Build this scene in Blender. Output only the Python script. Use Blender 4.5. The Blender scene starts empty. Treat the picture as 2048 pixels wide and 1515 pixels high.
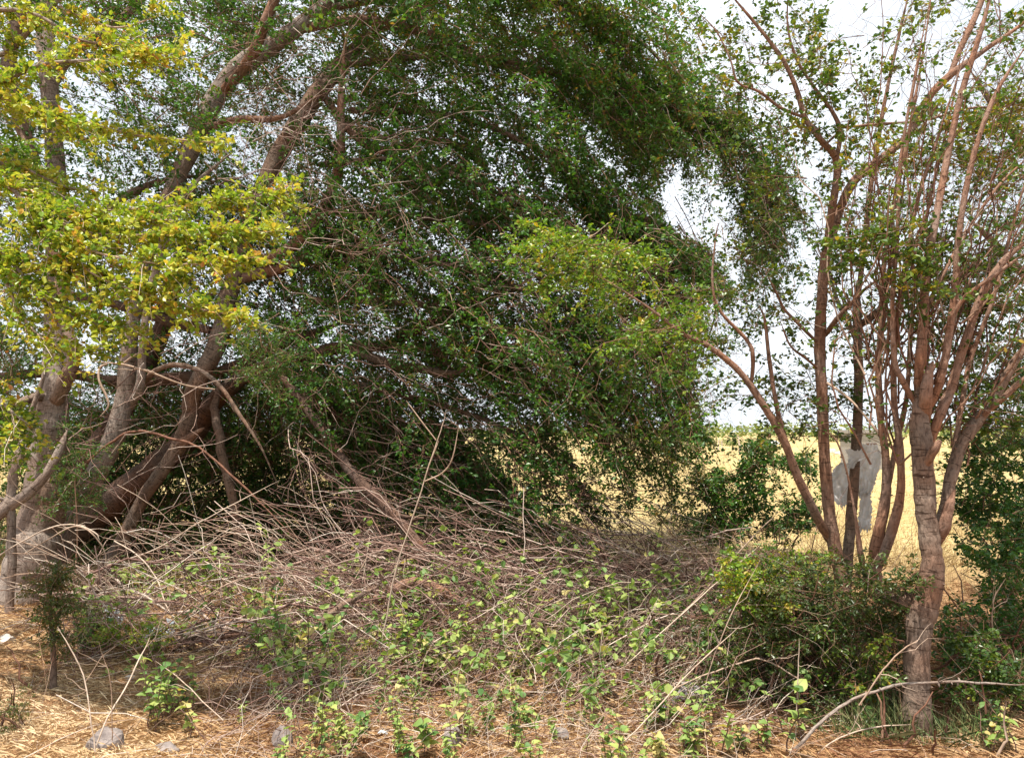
import bpy, math, random
import numpy as np
from mathutils import Matrix, Vector, Euler

rng = np.random.default_rng(7)
random.seed(7)
sc = bpy.context.scene
C = sc.collection

# ------------------------------------------------------------------ camera
F = 1577.0                       # focal length in photo pixels (2048 wide)
HOR = 862.0                      # horizon row
EYE = 1.6
PITCH = math.atan((HOR - 757.5) / F)
cam_d = bpy.data.cameras.new('camera')
cam = bpy.data.objects.new('camera', cam_d)
C.objects.link(cam)
cam.location = (0, 0, EYE)
cam.rotation_euler = (math.pi / 2 + PITCH, 0, 0)
cam_d.sensor_width = 36
cam_d.lens = 36 * F / 2048
cam_d.clip_end = 3000
cam_d.clip_start = 0.05
sc.camera = cam

# ------------------------------------------------------------------ sky and sun
SUN_EL, SUN_AZ = 76.0, 212.0     # azimuth: compass degrees from +Y, clockwise (212 = behind the camera, to its left)
world = bpy.data.worlds.new('World')
sc.world = world
world.use_nodes = True
wt = world.node_tree
for n in list(wt.nodes):
    wt.nodes.remove(n)
wo = wt.nodes.new('ShaderNodeOutputWorld')
bg = wt.nodes.new('ShaderNodeBackground')
sky = wt.nodes.new('ShaderNodeTexSky')
sky.sky_type = 'NISHITA'
sky.sun_disc = False
sky.sun_elevation = math.radians(SUN_EL)
sky.sun_rotation = math.radians(SUN_AZ)
sky.air_density = 1.0
sky.dust_density = 2.5
sky.ozone_density = 1.0
tc = wt.nodes.new('ShaderNodeTexCoord')
mp = wt.nodes.new('ShaderNodeMapping')
mp.inputs['Scale'].default_value = (1.3, 1.3, 3.2)
cn = wt.nodes.new('ShaderNodeTexNoise')
cn.inputs['Scale'].default_value = 1.7
cn.inputs['Detail'].default_value = 7
cn.inputs['Roughness'].default_value = 0.55
cr = wt.nodes.new('ShaderNodeMapRange')
cr.inputs[1].default_value = 0.32
cr.inputs[2].default_value = 0.62
cr.inputs[3].default_value = 0.58
cr.inputs[4].default_value = 1.0
mx = wt.nodes.new('ShaderNodeMix')
mx.data_type = 'RGBA'
mx.inputs[7].default_value = (13.6, 14.6, 15.6, 1)      # thin bright cloud veil
wt.links.new(tc.outputs['Generated'], mp.inputs[0])
wt.links.new(mp.outputs[0], cn.inputs['Vector'])
wt.links.new(cn.outputs[0], cr.inputs[0])
wt.links.new(cr.outputs[0], mx.inputs[0])
wt.links.new(sky.outputs[0], mx.inputs[6])
wt.links.new(mx.outputs[2], bg.inputs[0])
bg.inputs[1].default_value = 0.053
wt.links.new(bg.outputs[0], wo.inputs[0])

sun_d = bpy.data.lights.new('sun', 'SUN')
sun_d.energy = 5.0
sun_d.angle = math.radians(0.7)
sun_d.color = (1.0, 0.94, 0.85)
sun = bpy.data.objects.new('sun', sun_d)
C.objects.link(sun)
az, el = math.radians(SUN_AZ), math.radians(SUN_EL)
to_sun = Vector((math.sin(az) * math.cos(el), math.cos(az) * math.cos(el), math.sin(el)))
sun.rotation_euler = to_sun.to_track_quat('Z', 'Y').to_euler()
sun.location = (0, -10, 30)

sc.view_settings.view_transform = 'Standard'
sc.view_settings.look = 'None'
sc.view_settings.exposure = 0.92
sc.view_settings.gamma = 1
sc.cycles.use_denoising = True
sc.cycles.max_bounces = 6
sc.cycles.diffuse_bounces = 3
sc.cycles.transmission_bounces = 3
sc.cycles.glossy_bounces = 2

# ------------------------------------------------------------------ pixel -> place
CT, ST = math.cos(PITCH), math.sin(PITCH)


def ray(px, py):
    px, py = np.broadcast_arrays(np.asarray(px, float), np.asarray(py, float))
    u = (px - 1024) / F
    v = (757.5 - py) / F
    return np.stack([u, CT - v * ST, ST + v * CT], -1)


def P(px, py, d):
    """point seen at photo pixel (px, py), d metres ahead of the camera"""
    r = ray(px, py)
    return np.array([0, 0, EYE]) + r * (np.asarray(d, float) / r[..., 1])[..., None]


def ground_h(x, y):
    x = np.asarray(x, float)
    y = np.asarray(y, float)
    near = 1 / (1 + np.exp((y - 14) / 2.0))
    h = 0.035 * np.sin(x * 1.3 + 0.5) * np.cos(y * 1.1) + 0.02 * np.sin(x * 3.1 + y * 2.3) + 0.012 * np.sin(x * 7.3 - y * 5.9)
    return h * near


def G(px, py):
    """ground point seen at a pixel"""
    r = ray(px, py)
    t = -EYE / r[..., 2]
    p = np.array([0, 0, EYE]) + r * t[..., None]
    p[..., 2] = ground_h(p[..., 0], p[..., 1])
    return p


def proj(p):
    """world -> photo pixel"""
    q = p - np.array([0, 0, EYE])
    zc = q[..., 1] * CT + q[..., 2] * ST
    yc = -q[..., 1] * ST + q[..., 2] * CT
    return 1024 + F * q[..., 0] / zc, 757.5 - F * yc / zc


# ------------------------------------------------------------------ materials
def new_mat(name):
    m = bpy.data.materials.new(name)
    m.use_nodes = True
    nt = m.node_tree
    for n in list(nt.nodes):
        nt.nodes.remove(n)
    return m, nt, nt.nodes.new('ShaderNodeOutputMaterial')


def N(nt, kind, **kw):
    n = nt.nodes.new(kind)
    for k, v in kw.items():
        if k in n.inputs:
            n.inputs[k].default_value = v
        else:
            setattr(n, k, v)
    return n


def ramp(nt, stops, interp='LINEAR'):
    n = nt.nodes.new('ShaderNodeValToRGB')
    n.color_ramp.interpolation = interp
    el = n.color_ramp.elements
    while len(el) < len(stops):
        el.new(0.5)
    for e, (p, c) in zip(el, stops):
        e.position = p
        e.color = (*c, 1)
    return n


def attr(nt, name):
    n = nt.nodes.new('ShaderNodeAttribute')
    n.attribute_name = name
    return n


def leaf_mat(name, stops, trans=0.35, rough=0.42, tint=(1.25, 1.3, 0.55), spec=0.5):
    m, nt, out = new_mat(name)
    a = attr(nt, 'rnd')
    r = ramp(nt, stops)
    nt.links.new(a.outputs['Fac'], r.inputs[0])
    pb = N(nt, 'ShaderNodeBsdfPrincipled', Roughness=rough)
    pb.inputs['Specular IOR Level'].default_value = spec
    nt.links.new(r.outputs[0], pb.inputs['Base Color'])
    tr = N(nt, 'ShaderNodeBsdfTranslucent')
    mu = N(nt, 'ShaderNodeMix', data_type='RGBA', blend_type='MULTIPLY')
    mu.inputs[0].default_value = 1
    mu.inputs[7].default_value = (*tint, 1)
    nt.links.new(r.outputs[0], mu.inputs[6])
    nt.links.new(mu.outputs[2], tr.inputs[0])
    ms = N(nt, 'ShaderNodeMixShader')
    ms.inputs[0].default_value = trans
    nt.links.new(pb.outputs[0], ms.inputs[1])
    nt.links.new(tr.outputs[0], ms.inputs[2])
    nt.links.new(ms.outputs[0], out.inputs[0])
    return m


def bark_mat(name, light, dark, red, redness=0.5, mark=0.9):
    """bk attribute = (cos*r, sin*r, length along): seamless bark coordinates"""
    m, nt, out = new_mat(name)
    a = attr(nt, 'bk')
    mp1 = N(nt, 'ShaderNodeMapping')
    mp1.inputs['Scale'].default_value = (9, 9, 2.5)
    n1 = N(nt, 'ShaderNodeTexNoise', Scale=1.0, Detail=6.0, Roughness=0.6)
    mp2 = N(nt, 'ShaderNodeMapping')
    mp2.inputs['Scale'].default_value = (8, 8, 75)
    n2 = N(nt, 'ShaderNodeTexNoise', Scale=1.0, Detail=3.0, Roughness=0.5)
    mp3 = N(nt, 'ShaderNodeMapping')
    mp3.inputs['Scale'].default_value = (70, 70, 26)
    n3 = N(nt, 'ShaderNodeTexNoise', Scale=1.0, Detail=4.0, Roughness=0.65)
    n4 = N(nt, 'ShaderNodeTexNoise', Scale=2.6, Detail=3.0)
    for mpn, nn in ((mp1, n1), (mp2, n2), (mp3, n3)):
        nt.links.new(a.outputs['Vector'], mpn.inputs[0])
        nt.links.new(mpn.outputs[0], nn.inputs['Vector'])
    nt.links.new(a.outputs['Vector'], n4.inputs['Vector'])
    r1 = ramp(nt, [(0.3, dark), (0.7, light)])
    nt.links.new(n1.outputs[0], r1.inputs[0])
    m1 = N(nt, 'ShaderNodeMix', data_type='RGBA')
    rr = ramp(nt, [(0.45 - 0.2 * redness, (0, 0, 0)), (0.75 - 0.2 * redness, (1, 1, 1))])
    nt.links.new(n4.outputs[0], rr.inputs[0])
    nt.links.new(rr.outputs[0], m1.inputs[0])
    nt.links.new(r1.outputs[0], m1.inputs[6])
    m1.inputs[7].default_value = (*red, 1)
    m2 = N(nt, 'ShaderNodeMix', data_type='RGBA', blend_type='MULTIPLY')
    r2 = ramp(nt, [(0.60, (1, 1, 1)), (0.64, (0.30, 0.25, 0.21))])
    nt.links.new(n2.outputs[0], r2.inputs[0])
    m2.inputs[0].default_value = mark
    nt.links.new(m1.outputs[2], m2.inputs[6])
    nt.links.new(r2.outputs[0], m2.inputs[7])
    m3 = N(nt, 'ShaderNodeMix', data_type='RGBA', blend_type='MULTIPLY')
    m3.inputs[0].default_value = 1.0
    r3 = ramp(nt, [(0.34, (0.5, 0.47, 0.45)), (0.5, (1.0, 1.0, 1.0)), (0.68, (1.25, 1.24, 1.22))])
    nt.links.new(n3.outputs[0], r3.inputs[0])
    nt.links.new(m2.outputs[2], m3.inputs[6])
    nt.links.new(r3.outputs[0], m3.inputs[7])
    pb = N(nt, 'ShaderNodeBsdfPrincipled', Roughness=0.85)
    pb.inputs['Specular IOR Level'].default_value = 0.25
    nt.links.new(m3.outputs[2], pb.inputs['Base Color'])
    ad = N(nt, 'ShaderNodeMath', operation='ADD')
    nt.links.new(n3.outputs[0], ad.inputs[0])
    mm = N(nt, 'ShaderNodeMath', operation='MULTIPLY')
    mm.inputs[1].default_value = -0.8
    nt.links.new(r2.outputs[0], mm.inputs[0])
    nt.links.new(n1.outputs[0], ad.inputs[1])
    bp = N(nt, 'ShaderNodeBump', Strength=1.0, Distance=0.012)
    nt.links.new(ad.outputs[0], bp.inputs['Height'])
    nt.links.new(bp.outputs[0], pb.inputs['Normal'])
    nt.links.new(pb.outputs[0], out.inputs[0])
    return m


def twig_mat(name, stops, rough=0.8):
    m, nt, out = new_mat(name)
    a = attr(nt, 'rnd')
    r = ramp(nt, stops)
    nt.links.new(a.outputs['Fac'], r.inputs[0])
    g = N(nt, 'ShaderNodeNewGeometry')
    n1 = N(nt, 'ShaderNodeTexNoise', Scale=38.0, Detail=3.0)
    nt.links.new(g.outputs['Position'], n1.inputs['Vector'])
    r2 = ramp(nt, [(0.3, (0.6, 0.56, 0.52)), (0.65, (1.1, 1.1, 1.1))])
    nt.links.new(n1.outputs[0], r2.inputs[0])
    mu = N(nt, 'ShaderNodeMix', data_type='RGBA', blend_type='MULTIPLY')
    mu.inputs[0].default_value = 0.8
    nt.links.new(r.outputs[0], mu.inputs[6])
    nt.links.new(r2.outputs[0], mu.inputs[7])
    pb = N(nt, 'ShaderNodeBsdfPrincipled', Roughness=rough)
    pb.inputs['Specular IOR Level'].default_value = 0.3
    nt.links.new(mu.outputs[2], pb.inputs['Base Color'])
    nt.links.new(pb.outputs[0], out.inputs[0])
    return m


def rock_mat(name, c1, c2):
    m, nt, out = new_mat(name)
    t = N(nt, 'ShaderNodeTexCoord')
    n1 = N(nt, 'ShaderNodeTexNoise', Scale=14.0, Detail=8.0, Roughness=0.7)
    nt.links.new(t.outputs['Object'], n1.inputs['Vector'])
    r = ramp(nt, [(0.32, c1), (0.68, c2)])
    nt.links.new(n1.outputs[0], r.inputs[0])
    pb = N(nt, 'ShaderNodeBsdfPrincipled', Roughness=0.9)
    nt.links.new(r.outputs[0], pb.inputs['Base Color'])
    bp = N(nt, 'ShaderNodeBump', Strength=0.8, Distance=0.02)
    nt.links.new(n1.outputs[0], bp.inputs['Height'])
    nt.links.new(bp.outputs[0], pb.inputs['Normal'])
    nt.links.new(pb.outputs[0], out.inputs[0])
    return m


def plastic_mat(name, c1, c2, trans=0.3, rough=0.3, sc_=9.0):
    m, nt, out = new_mat(name)
    t = N(nt, 'ShaderNodeTexCoord')
    n1 = N(nt, 'ShaderNodeTexNoise', Scale=sc_, Detail=4.0)
    nt.links.new(t.outputs['Object'], n1.inputs['Vector'])
    r = ramp(nt, [(0.42, c1), (0.6, c2)])
    nt.links.new(n1.outputs[0], r.inputs[0])
    pb = N(nt, 'ShaderNodeBsdfPrincipled', Roughness=rough)
    nt.links.new(r.outputs[0], pb.inputs['Base Color'])
    n2 = N(nt, 'ShaderNodeTexNoise', Scale=26.0, Detail=3.0)
    nt.links.new(t.outputs['Object'], n2.inputs['Vector'])
    bp = N(nt, 'ShaderNodeBump', Strength=0.5, Distance=0.01)
    nt.links.new(n2.outputs[0], bp.inputs['Height'])
    nt.links.new(bp.outputs[0], pb.inputs['Normal'])
    tr = N(nt, 'ShaderNodeBsdfTranslucent')
    nt.links.new(r.outputs[0], tr.inputs[0])
    ms = N(nt, 'ShaderNodeMixShader')
    ms.inputs[0].default_value = trans
    nt.links.new(pb.outputs[0], ms.inputs[1])
    nt.links.new(tr.outputs[0], ms.inputs[2])
    nt.links.new(ms.outputs[0], out.inputs[0])
    return m


M = {}
M['leaf_dark'] = leaf_mat('leaf_dark', [(0.0, (0.024, 0.075, 0.014)), (0.4, (0.050, 0.135, 0.020)), (0.75, (0.095, 0.200, 0.028)), (0.94, (0.17, 0.22, 0.035)), (1.0, (0.28, 0.17, 0.04))], 0.32, 0.4)
M['leaf_olive'] = leaf_mat('leaf_olive', [(0.0, (0.035, 0.065, 0.014)), (0.5, (0.07, 0.105, 0.02)), (0.85, (0.13, 0.14, 0.03)), (1.0, (0.26, 0.14, 0.04))], 0.28, 0.42)
M['leaf_yellow'] = leaf_mat('leaf_yellow', [(0.0, (0.10, 0.22, 0.02)), (0.3, (0.26, 0.36, 0.03)), (0.65, (0.46, 0.46, 0.05)), (0.9, (0.56, 0.43, 0.06)), (1.0, (0.52, 0.22, 0.05))], 0.42, 0.42, (1.05, 1.05, 0.7))
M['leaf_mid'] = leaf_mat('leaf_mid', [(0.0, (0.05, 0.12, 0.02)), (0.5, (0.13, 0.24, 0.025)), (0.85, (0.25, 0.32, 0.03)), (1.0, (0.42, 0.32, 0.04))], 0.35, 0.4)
M['leaf_right'] = leaf_mat('leaf_right', [(0.0, (0.035, 0.075, 0.018)), (0.55, (0.075, 0.135, 0.022)), (0.88, (0.19, 0.24, 0.025)), (1.0, (0.34, 0.24, 0.03))], 0.33, 0.36)
M['leaf_weed'] = leaf_mat('leaf_weed', [(0.0, (0.07, 0.16, 0.035)), (0.5, (0.22, 0.31, 0.07)), (0.85, (0.36, 0.41, 0.11)), (1.0, (0.46, 0.38, 0.14))], 0.35, 0.6)
M['leaf_far'] = leaf_mat('leaf_far', [(0.0, (0.07, 0.12, 0.03)), (0.6, (0.15, 0.2, 0.045)), (1.0, (0.24, 0.24, 0.07))], 0.25, 0.6)
M['bark_grey'] = bark_mat('bark_grey', (0.32, 0.265, 0.225), (0.19, 0.15, 0.125), (0.20, 0.125, 0.085), 0.12)
M['bark_trunk'] = bark_mat('bark_trunk', (0.26, 0.195, 0.15), (0.13, 0.092, 0.07), (0.20, 0.105, 0.065), 0.35)
M['bark_brown'] = bark_mat('bark_brown', (0.24, 0.18, 0.14), (0.12, 0.085, 0.063), (0.19, 0.10, 0.06), 0.3)
M['bark_red'] = bark_mat('bark_red', (0.29, 0.20, 0.155), (0.15, 0.095, 0.07), (0.26, 0.12, 0.065), 0.45, 0.8)
M['bark_dark'] = bark_mat('bark_dark', (0.13, 0.09, 0.07), (0.06, 0.042, 0.033), (0.12, 0.055, 0.03), 0.4)
M['twig_red'] = twig_mat('twig_red', [(0.0, (0.10, 0.045, 0.03)), (0.5, (0.19, 0.09, 0.055)), (0.85, (0.28, 0.17, 0.11)), (1.0, (0.42, 0.33, 0.26))])
M['twig_pale'] = twig_mat('twig_pale', [(0.0, (0.22, 0.125, 0.085)), (0.35, (0.36, 0.25, 0.18)), (0.75, (0.53, 0.42, 0.33)), (1.0, (0.68, 0.60, 0.52))])
M['twig_brush'] = twig_mat('twig_brush', [(0.0, (0.085, 0.042, 0.034)), (0.4, (0.19, 0.105, 0.082)), (0.75, (0.33, 0.22, 0.175)), (1.0, (0.56, 0.46, 0.39))])
M['straw'] = twig_mat('straw', [(0.0, (0.22, 0.10, 0.05)), (0.25, (0.38, 0.22, 0.10)), (0.6, (0.56, 0.39, 0.21)), (1.0, (0.74, 0.59, 0.38))], 0.7)
M['field_straw'] = twig_mat('field_straw', [(0.0, (0.27, 0.17, 0.07)), (0.5, (0.44, 0.32, 0.15)), (1.0, (0.58, 0.46, 0.26))], 0.7)
M['green_grass'] = twig_mat('green_grass', [(0.0, (0.05, 0.09, 0.025)), (0.6, (0.12, 0.15, 0.05)), (1.0, (0.34, 0.30, 0.14))], 0.6)
M['rock'] = rock_mat('rock', (0.10, 0.08, 0.075), (0.30, 0.25, 0.225))
M['rock_pale'] = rock_mat('rock_pale', (0.36, 0.31, 0.26), (0.58, 0.52, 0.45))
M['concrete'] = rock_mat('concrete', (0.22, 0.20, 0.18), (0.36, 0.33, 0.30))
M['plastic_grey'] = plastic_mat('plastic_grey', (0.72, 0.69, 0.67), (0.82, 0.80, 0.79), 0.5, 0.28, 5.0)
M['plastic_white'] = plastic_mat('plastic_white', (0.60, 0.68, 0.74), (0.80, 0.82, 0.82), 0.25, 0.25, 12.0)
M['cloth_grey'] = plastic_mat('cloth_grey', (0.16, 0.145, 0.15), (0.34, 0.31, 0.32), 0.1, 0.8, 10.0)
M['plastic_blue'] = plastic_mat('plastic_blue', (0.12, 0.30, 0.48), (0.35, 0.50, 0.62), 0.15, 0.3, 10.0)

gm, nt, out = new_mat('ground_soil')
g = N(nt, 'ShaderNodeNewGeometry')
sx = N(nt, 'ShaderNodeSeparateXYZ')
nt.links.new(g.outputs['Position'], sx.inputs[0])
n1 = N(nt, 'ShaderNodeTexNoise', Scale=0.9, Detail=6.0, Roughness=0.6)
n2 = N(nt, 'ShaderNodeTexNoise', Scale=26.0, Detail=6.0, Roughness=0.7)
n3 = N(nt, 'ShaderNodeTexNoise', Scale=0.10, Detail=5.0, Roughness=0.6)
mpf = N(nt, 'ShaderNodeMapping')
mpf.inputs['Scale'].default_value = (1.0, 2.6, 1.0)
n4 = N(nt, 'ShaderNodeTexNoise', Scale=2.2, Detail=8.0, Roughness=0.75)
nt.links.new(g.outputs['Position'], mpf.inputs[0])
nt.links.new(mpf.outputs[0], n4.inputs['Vector'])
for n in (n1, n2, n3):
    nt.links.new(g.outputs['Position'], n.inputs['Vector'])
r1 = ramp(nt, [(0.32, (0.13, 0.07, 0.04)), (0.5, (0.27, 0.16, 0.085)), (0.68, (0.44, 0.29, 0.15))])
r2 = ramp(nt, [(0.3, (0.5, 0.45, 0.4)), (0.62, (1.15, 1.1, 1.05))])
nt.links.new(n1.outputs[0], r1.inputs[0])
nt.links.new(n2.outputs[0], r2.inputs[0])
mA = N(nt, 'ShaderNodeMix', data_type='RGBA', blend_type='MULTIPLY')
mA.inputs[0].default_value = 1
nt.links.new(r1.outputs[0], mA.inputs[6])
nt.links.new(r2.outputs[0], mA.inputs[7])
r3 = ramp(nt, [(0.3, (0.30, 0.225, 0.095)), (0.5, (0.41, 0.315, 0.145)), (0.7, (0.48, 0.39, 0.20))])
nt.links.new(n3.outputs[0], r3.inputs[0])
r4 = ramp(nt, [(0.32, (0.55, 0.5, 0.42)), (0.55, (1.05, 1.03, 1.0))])
nt.links.new(n4.outputs[0], r4.inputs[0])
mB = N(nt, 'ShaderNodeMix', data_type='RGBA', blend_type='MULTIPLY')
mB.inputs[0].default_value = 0.8
nt.links.new(r3.outputs[0], mB.inputs[6])
nt.links.new(r4.outputs[0], mB.inputs[7])
ad = N(nt, 'ShaderNodeMath', operation='MULTIPLY_ADD')
ad.inputs[1].default_value = 5.0
nt.links.new(n1.outputs[0], ad.inputs[0])
nt.links.new(sx.outputs['Y'], ad.inputs[2])
mr = N(nt, 'ShaderNodeMapRange')
mr.inputs[1].default_value = 10.5
mr.inputs[2].default_value = 13.0
nt.links.new(ad.outputs[0], mr.inputs[0])
mC = N(nt, 'ShaderNodeMix', data_type='RGBA')
nt.links.new(mr.outputs[0], mC.inputs[0])
nt.links.new(mA.outputs[2], mC.inputs[6])
nt.links.new(mB.outputs[2], mC.inputs[7])
pb = N(nt, 'ShaderNodeBsdfPrincipled', Roughness=0.95)
pb.inputs['Specular IOR Level'].default_value = 0.1
nt.links.new(mC.outputs[2], pb.inputs['Base Color'])
bp = N(nt, 'ShaderNodeBump', Strength=0.8, Distance=0.03)
nt.links.new(n2.outputs[0], bp.inputs['Height'])
nt.links.new(bp.outputs[0], pb.inputs['Normal'])
nt.links.new(pb.outputs[0], out.inputs[0])
M['ground'] = gm


# ------------------------------------------------------------------ geometry helpers
class Geo:
    """collects numpy geometry; build() links it as ONE mesh object"""

    def __init__(self):
        self.v, self.q, self.t, self.bk, self.rn, self.n = [], [], [], [], [], 0

    def add(self, v, quads=None, tris=None, bk=None, rn=None):
        v = np.asarray(v, float).reshape(-1, 3)
        k = len(v)
        self.v.append(v)
        if quads is not None and len(quads):
            self.q.append(np.asarray(quads).reshape(-1, 4) + self.n)
        if tris is not None and len(tris):
            self.t.append(np.asarray(tris).reshape(-1, 3) + self.n)
        self.bk.append(np.zeros((k, 3)) if bk is None else np.asarray(bk, float).reshape(-1, 3))
        self.rn.append(np.full(k, 0.5) if rn is None else np.broadcast_to(np.asarray(rn, float).ravel(), (k,)))
        self.n += k

    def build(self, name, mat, parent=None, origin=None, smooth=True, kind=None, link=True):
        v = np.concatenate(self.v) if self.v else np.zeros((0, 3))
        q = np.concatenate(self.q) if self.q else np.zeros((0, 4), int)
        t = np.concatenate(self.t) if self.t else np.zeros((0, 3), int)
        if origin is not None:
            v = v - np.asarray(origin)
        me = bpy.data.meshes.new(name)
        me.vertices.add(len(v))
        me.vertices.foreach_set('co', v.astype(np.float32).ravel())
        me.loops.add(len(q) * 4 + len(t) * 3)
        me.loops.foreach_set('vertex_index', np.concatenate([q.ravel(), t.ravel()]).astype(np.int32))
        me.polygons.add(len(q) + len(t))
        st = np.concatenate([np.arange(len(q)) * 4, len(q) * 4 + np.arange(len(t)) * 3]).astype(np.int32)
        me.polygons.foreach_set('loop_start', st)
        me.polygons.foreach_set('use_smooth', np.full(len(q) + len(t), smooth))
        a = me.attributes.new('bk', 'FLOAT_VECTOR', 'POINT')
        a.data.foreach_set('vector', np.concatenate(self.bk).astype(np.float32).ravel())
        a = me.attributes.new('rnd', 'FLOAT', 'POINT')
        a.data.foreach_set('value', np.concatenate(self.rn).astype(np.float32))
        me.update()
        me.validate()
        me.materials.append(mat)
        o = bpy.data.objects.new(name, me)
        if link:
            C.objects.link(o)
        if parent is not None:
            o.parent = parent
        if kind:
            o['kind'] = kind
        return o


def unit(a):
    return a / np.maximum(np.linalg.norm(a, axis=-1, keepdims=True), 1e-9)


def smooth_path(pts, n=6):
    """Catmull-Rom through (k, c) control rows"""
    p = np.asarray(pts, float)
    if len(p) < 3:
        t = np.linspace(0, 1, n + 1)[:, None]
        return p[0] * (1 - t) + p[-1] * t
    p = np.vstack([2 * p[0] - p[1], p, 2 * p[-1] - p[-2]])
    res = []
    for i in range(1, len(p) - 2):
        t = np.linspace(0, 1, n, endpoint=False)[:, None]
        a, b, c, d = p[i - 1], p[i], p[i + 1], p[i + 2]
        res.append(0.5 * (2 * b + (c - a) * t + (2 * a - 5 * b + 4 * c - d) * t ** 2 + (3 * b - a - 3 * c + d) * t ** 3))
    res.append(p[-2][None])
    return np.vstack(res)


def tubes(geo, pts, rad, sides=4, rn=None, caps=False, lump=0.0):
    """batch of tubes: pts (m, n, 3), rad (m, n)"""
    m, n, _ = pts.shape
    tan = np.gradient(pts, axis=1)
    tan = unit(tan)
    ref = unit(np.cross(tan.mean(1), rng.normal(size=(m, 3))))[:, None, :]
    b1 = unit(ref - (ref * tan).sum(-1, keepdims=True) * tan)
    b2 = np.cross(tan, b1)
    ang = np.linspace(0, 2 * np.pi, sides, endpoint=False)
    ca, sa = np.cos(ang), np.sin(ang)
    R = rad[:, :, None] * np.ones(sides)
    if lump:
        R = R * (1 + lump * rng.normal(size=R.shape))
    v = pts[:, :, None, :] + R[..., None] * (b1[:, :, None, :] * ca[:, None] + b2[:, :, None, :] * sa[:, None])
    seg = np.linalg.norm(np.diff(pts, axis=1), axis=-1)
    ln = np.concatenate([np.zeros((m, 1)), np.cumsum(seg, 1)], 1) + rng.random((m, 1)) * 50
    bk = np.stack([R * ca, R * sa, np.repeat(ln[:, :, None], sides, 2)], -1)
    i = np.arange(n - 1)[:, None] * sides
    j = np.arange(sides)[None]
    j2 = (j + 1) % sides
    one = np.stack([i + j, i + j2, i + sides + j2, i + sides + j], -1).reshape(-1, 4)
    q = (one[None] + (np.arange(m) * n * sides)[:, None, None]).reshape(-1, 4)
    r = np.repeat(rng.random(m) if rn is None else np.asarray(rn, float), n * sides)
    geo.add(v.reshape(-1, 3), q, None, bk, r)
    if caps:
        for k in range(m):
            for e, p in ((0, pts[k, 0]), (n - 1, pts[k, -1])):
                ringv = v[k, e]
                c = np.vstack([ringv, p[None]])
                tri = [(x, (x + 1) % sides, sides) for x in range(sides)]
                geo.add(c, None, tri, None, np.full(sides + 1, r[0]))


def limb_pts(spec, n=6):
    """spec rows: (px, py, half width px, depth) -> world points and radii"""
    s = smooth_path(spec, n)
    w = P(s[:, 0], s[:, 1], s[:, 3])
    return w, np.maximum(s[:, 2], 0.4) * s[:, 3] / F


def limb(name, spec, mat, parent, sides=12, n=8, to_ground=False, wob=0.12, thorns=0, stub_r=0.006):
    spec = [list(q) for q in spec]
    if not to_ground and name in ('branch', 'broken_stub', 'side_limb', 'stem') and parent is not None and parent.get('category') == 'tree':
        spec[0][3] += 1.1 * spec[0][2] * spec[0][3] / F      # root the limb inside the wood it grows from
        spec[0][2] *= 0.75
    w, r = limb_pts(spec, n)
    if to_ground:
        b = w[0].copy()
        b[2] = ground_h(b[0], b[1]) - 0.12
        w = np.vstack([b, w])
        r = np.concatenate([[r[0] * 1.3], r])
    k = len(w)
    wb = np.cumsum(rng.normal(size=(k, 3)), 0)
    wb -= np.linspace(0, 1, k)[:, None] * wb[-1]
    w = w + wb * (wob * r[:, None]) * 0.3
    q_ = np.linspace(0, 1, k) * k * 0.5
    r = r * (1 + 0.03 * np.sin(q_ * 1.1 + rng.random() * 6) + 0.02 * np.sin(q_ * 2.7 + rng.random() * 6))
    if name in ('branch', 'stem', 'side_stem', 'trunk', 'bough'):
        e = np.clip((np.arange(k)[::-1]) / (0.16 * k), 0, 1)
        r = r * (0.25 + 0.75 * e)
    g_ = Geo()
    tubes(g_, w[None], r[None], sides, caps=True, lump=0.012, rn=[0.42])
    if thorns:
        idx = rng.integers(1, k - 1, thorns)
        tt = rng.random(thorns)[:, None]
        base = w[idx] * (1 - tt) + w[np.minimum(idx + 1, k - 1)] * tt
        tan = unit(w[np.minimum(idx + 1, k - 1)] - w[idx - 1])
        side = unit(np.cross(tan, rng.normal(size=(thorns, 3))))
        L = (stub_r * (0.6 + rng.random(thorns)))[:, None]
        p0 = base + side * (r[idx] * 0.8)[:, None]
        p1 = p0 + side * L * 1.6 + np.array([0, 0, 1]) * L * 0.5
        p2 = p1 + side * L * 0.9
        tubes(g_, np.stack([p0, p1, p2], 1), np.concatenate([L * 0.75, L * 0.6, L * 0.15], 1), 5)
    o = g_.build(name, mat, parent, origin=parent_origin(parent))
    return o, w, r


def parent_origin(p):
    if p is None:
        return None
    v = np.array(p.location)
    return v


def tag(o, label, cat, group=None, kind=None):
    if label:
        o['label'] = label
    if cat:
        o['category'] = cat
    if group:
        o['group'] = group
    if kind:
        o['kind'] = kind
    return o


def thing(name, label, cat, loc, group=None):
    o = bpy.data.objects.new(name, None)
    o.empty_display_size = 0.1
    C.objects.link(o)
    o.location = tuple(float(c) for c in loc)
    return tag(o, label, cat, group)


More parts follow.
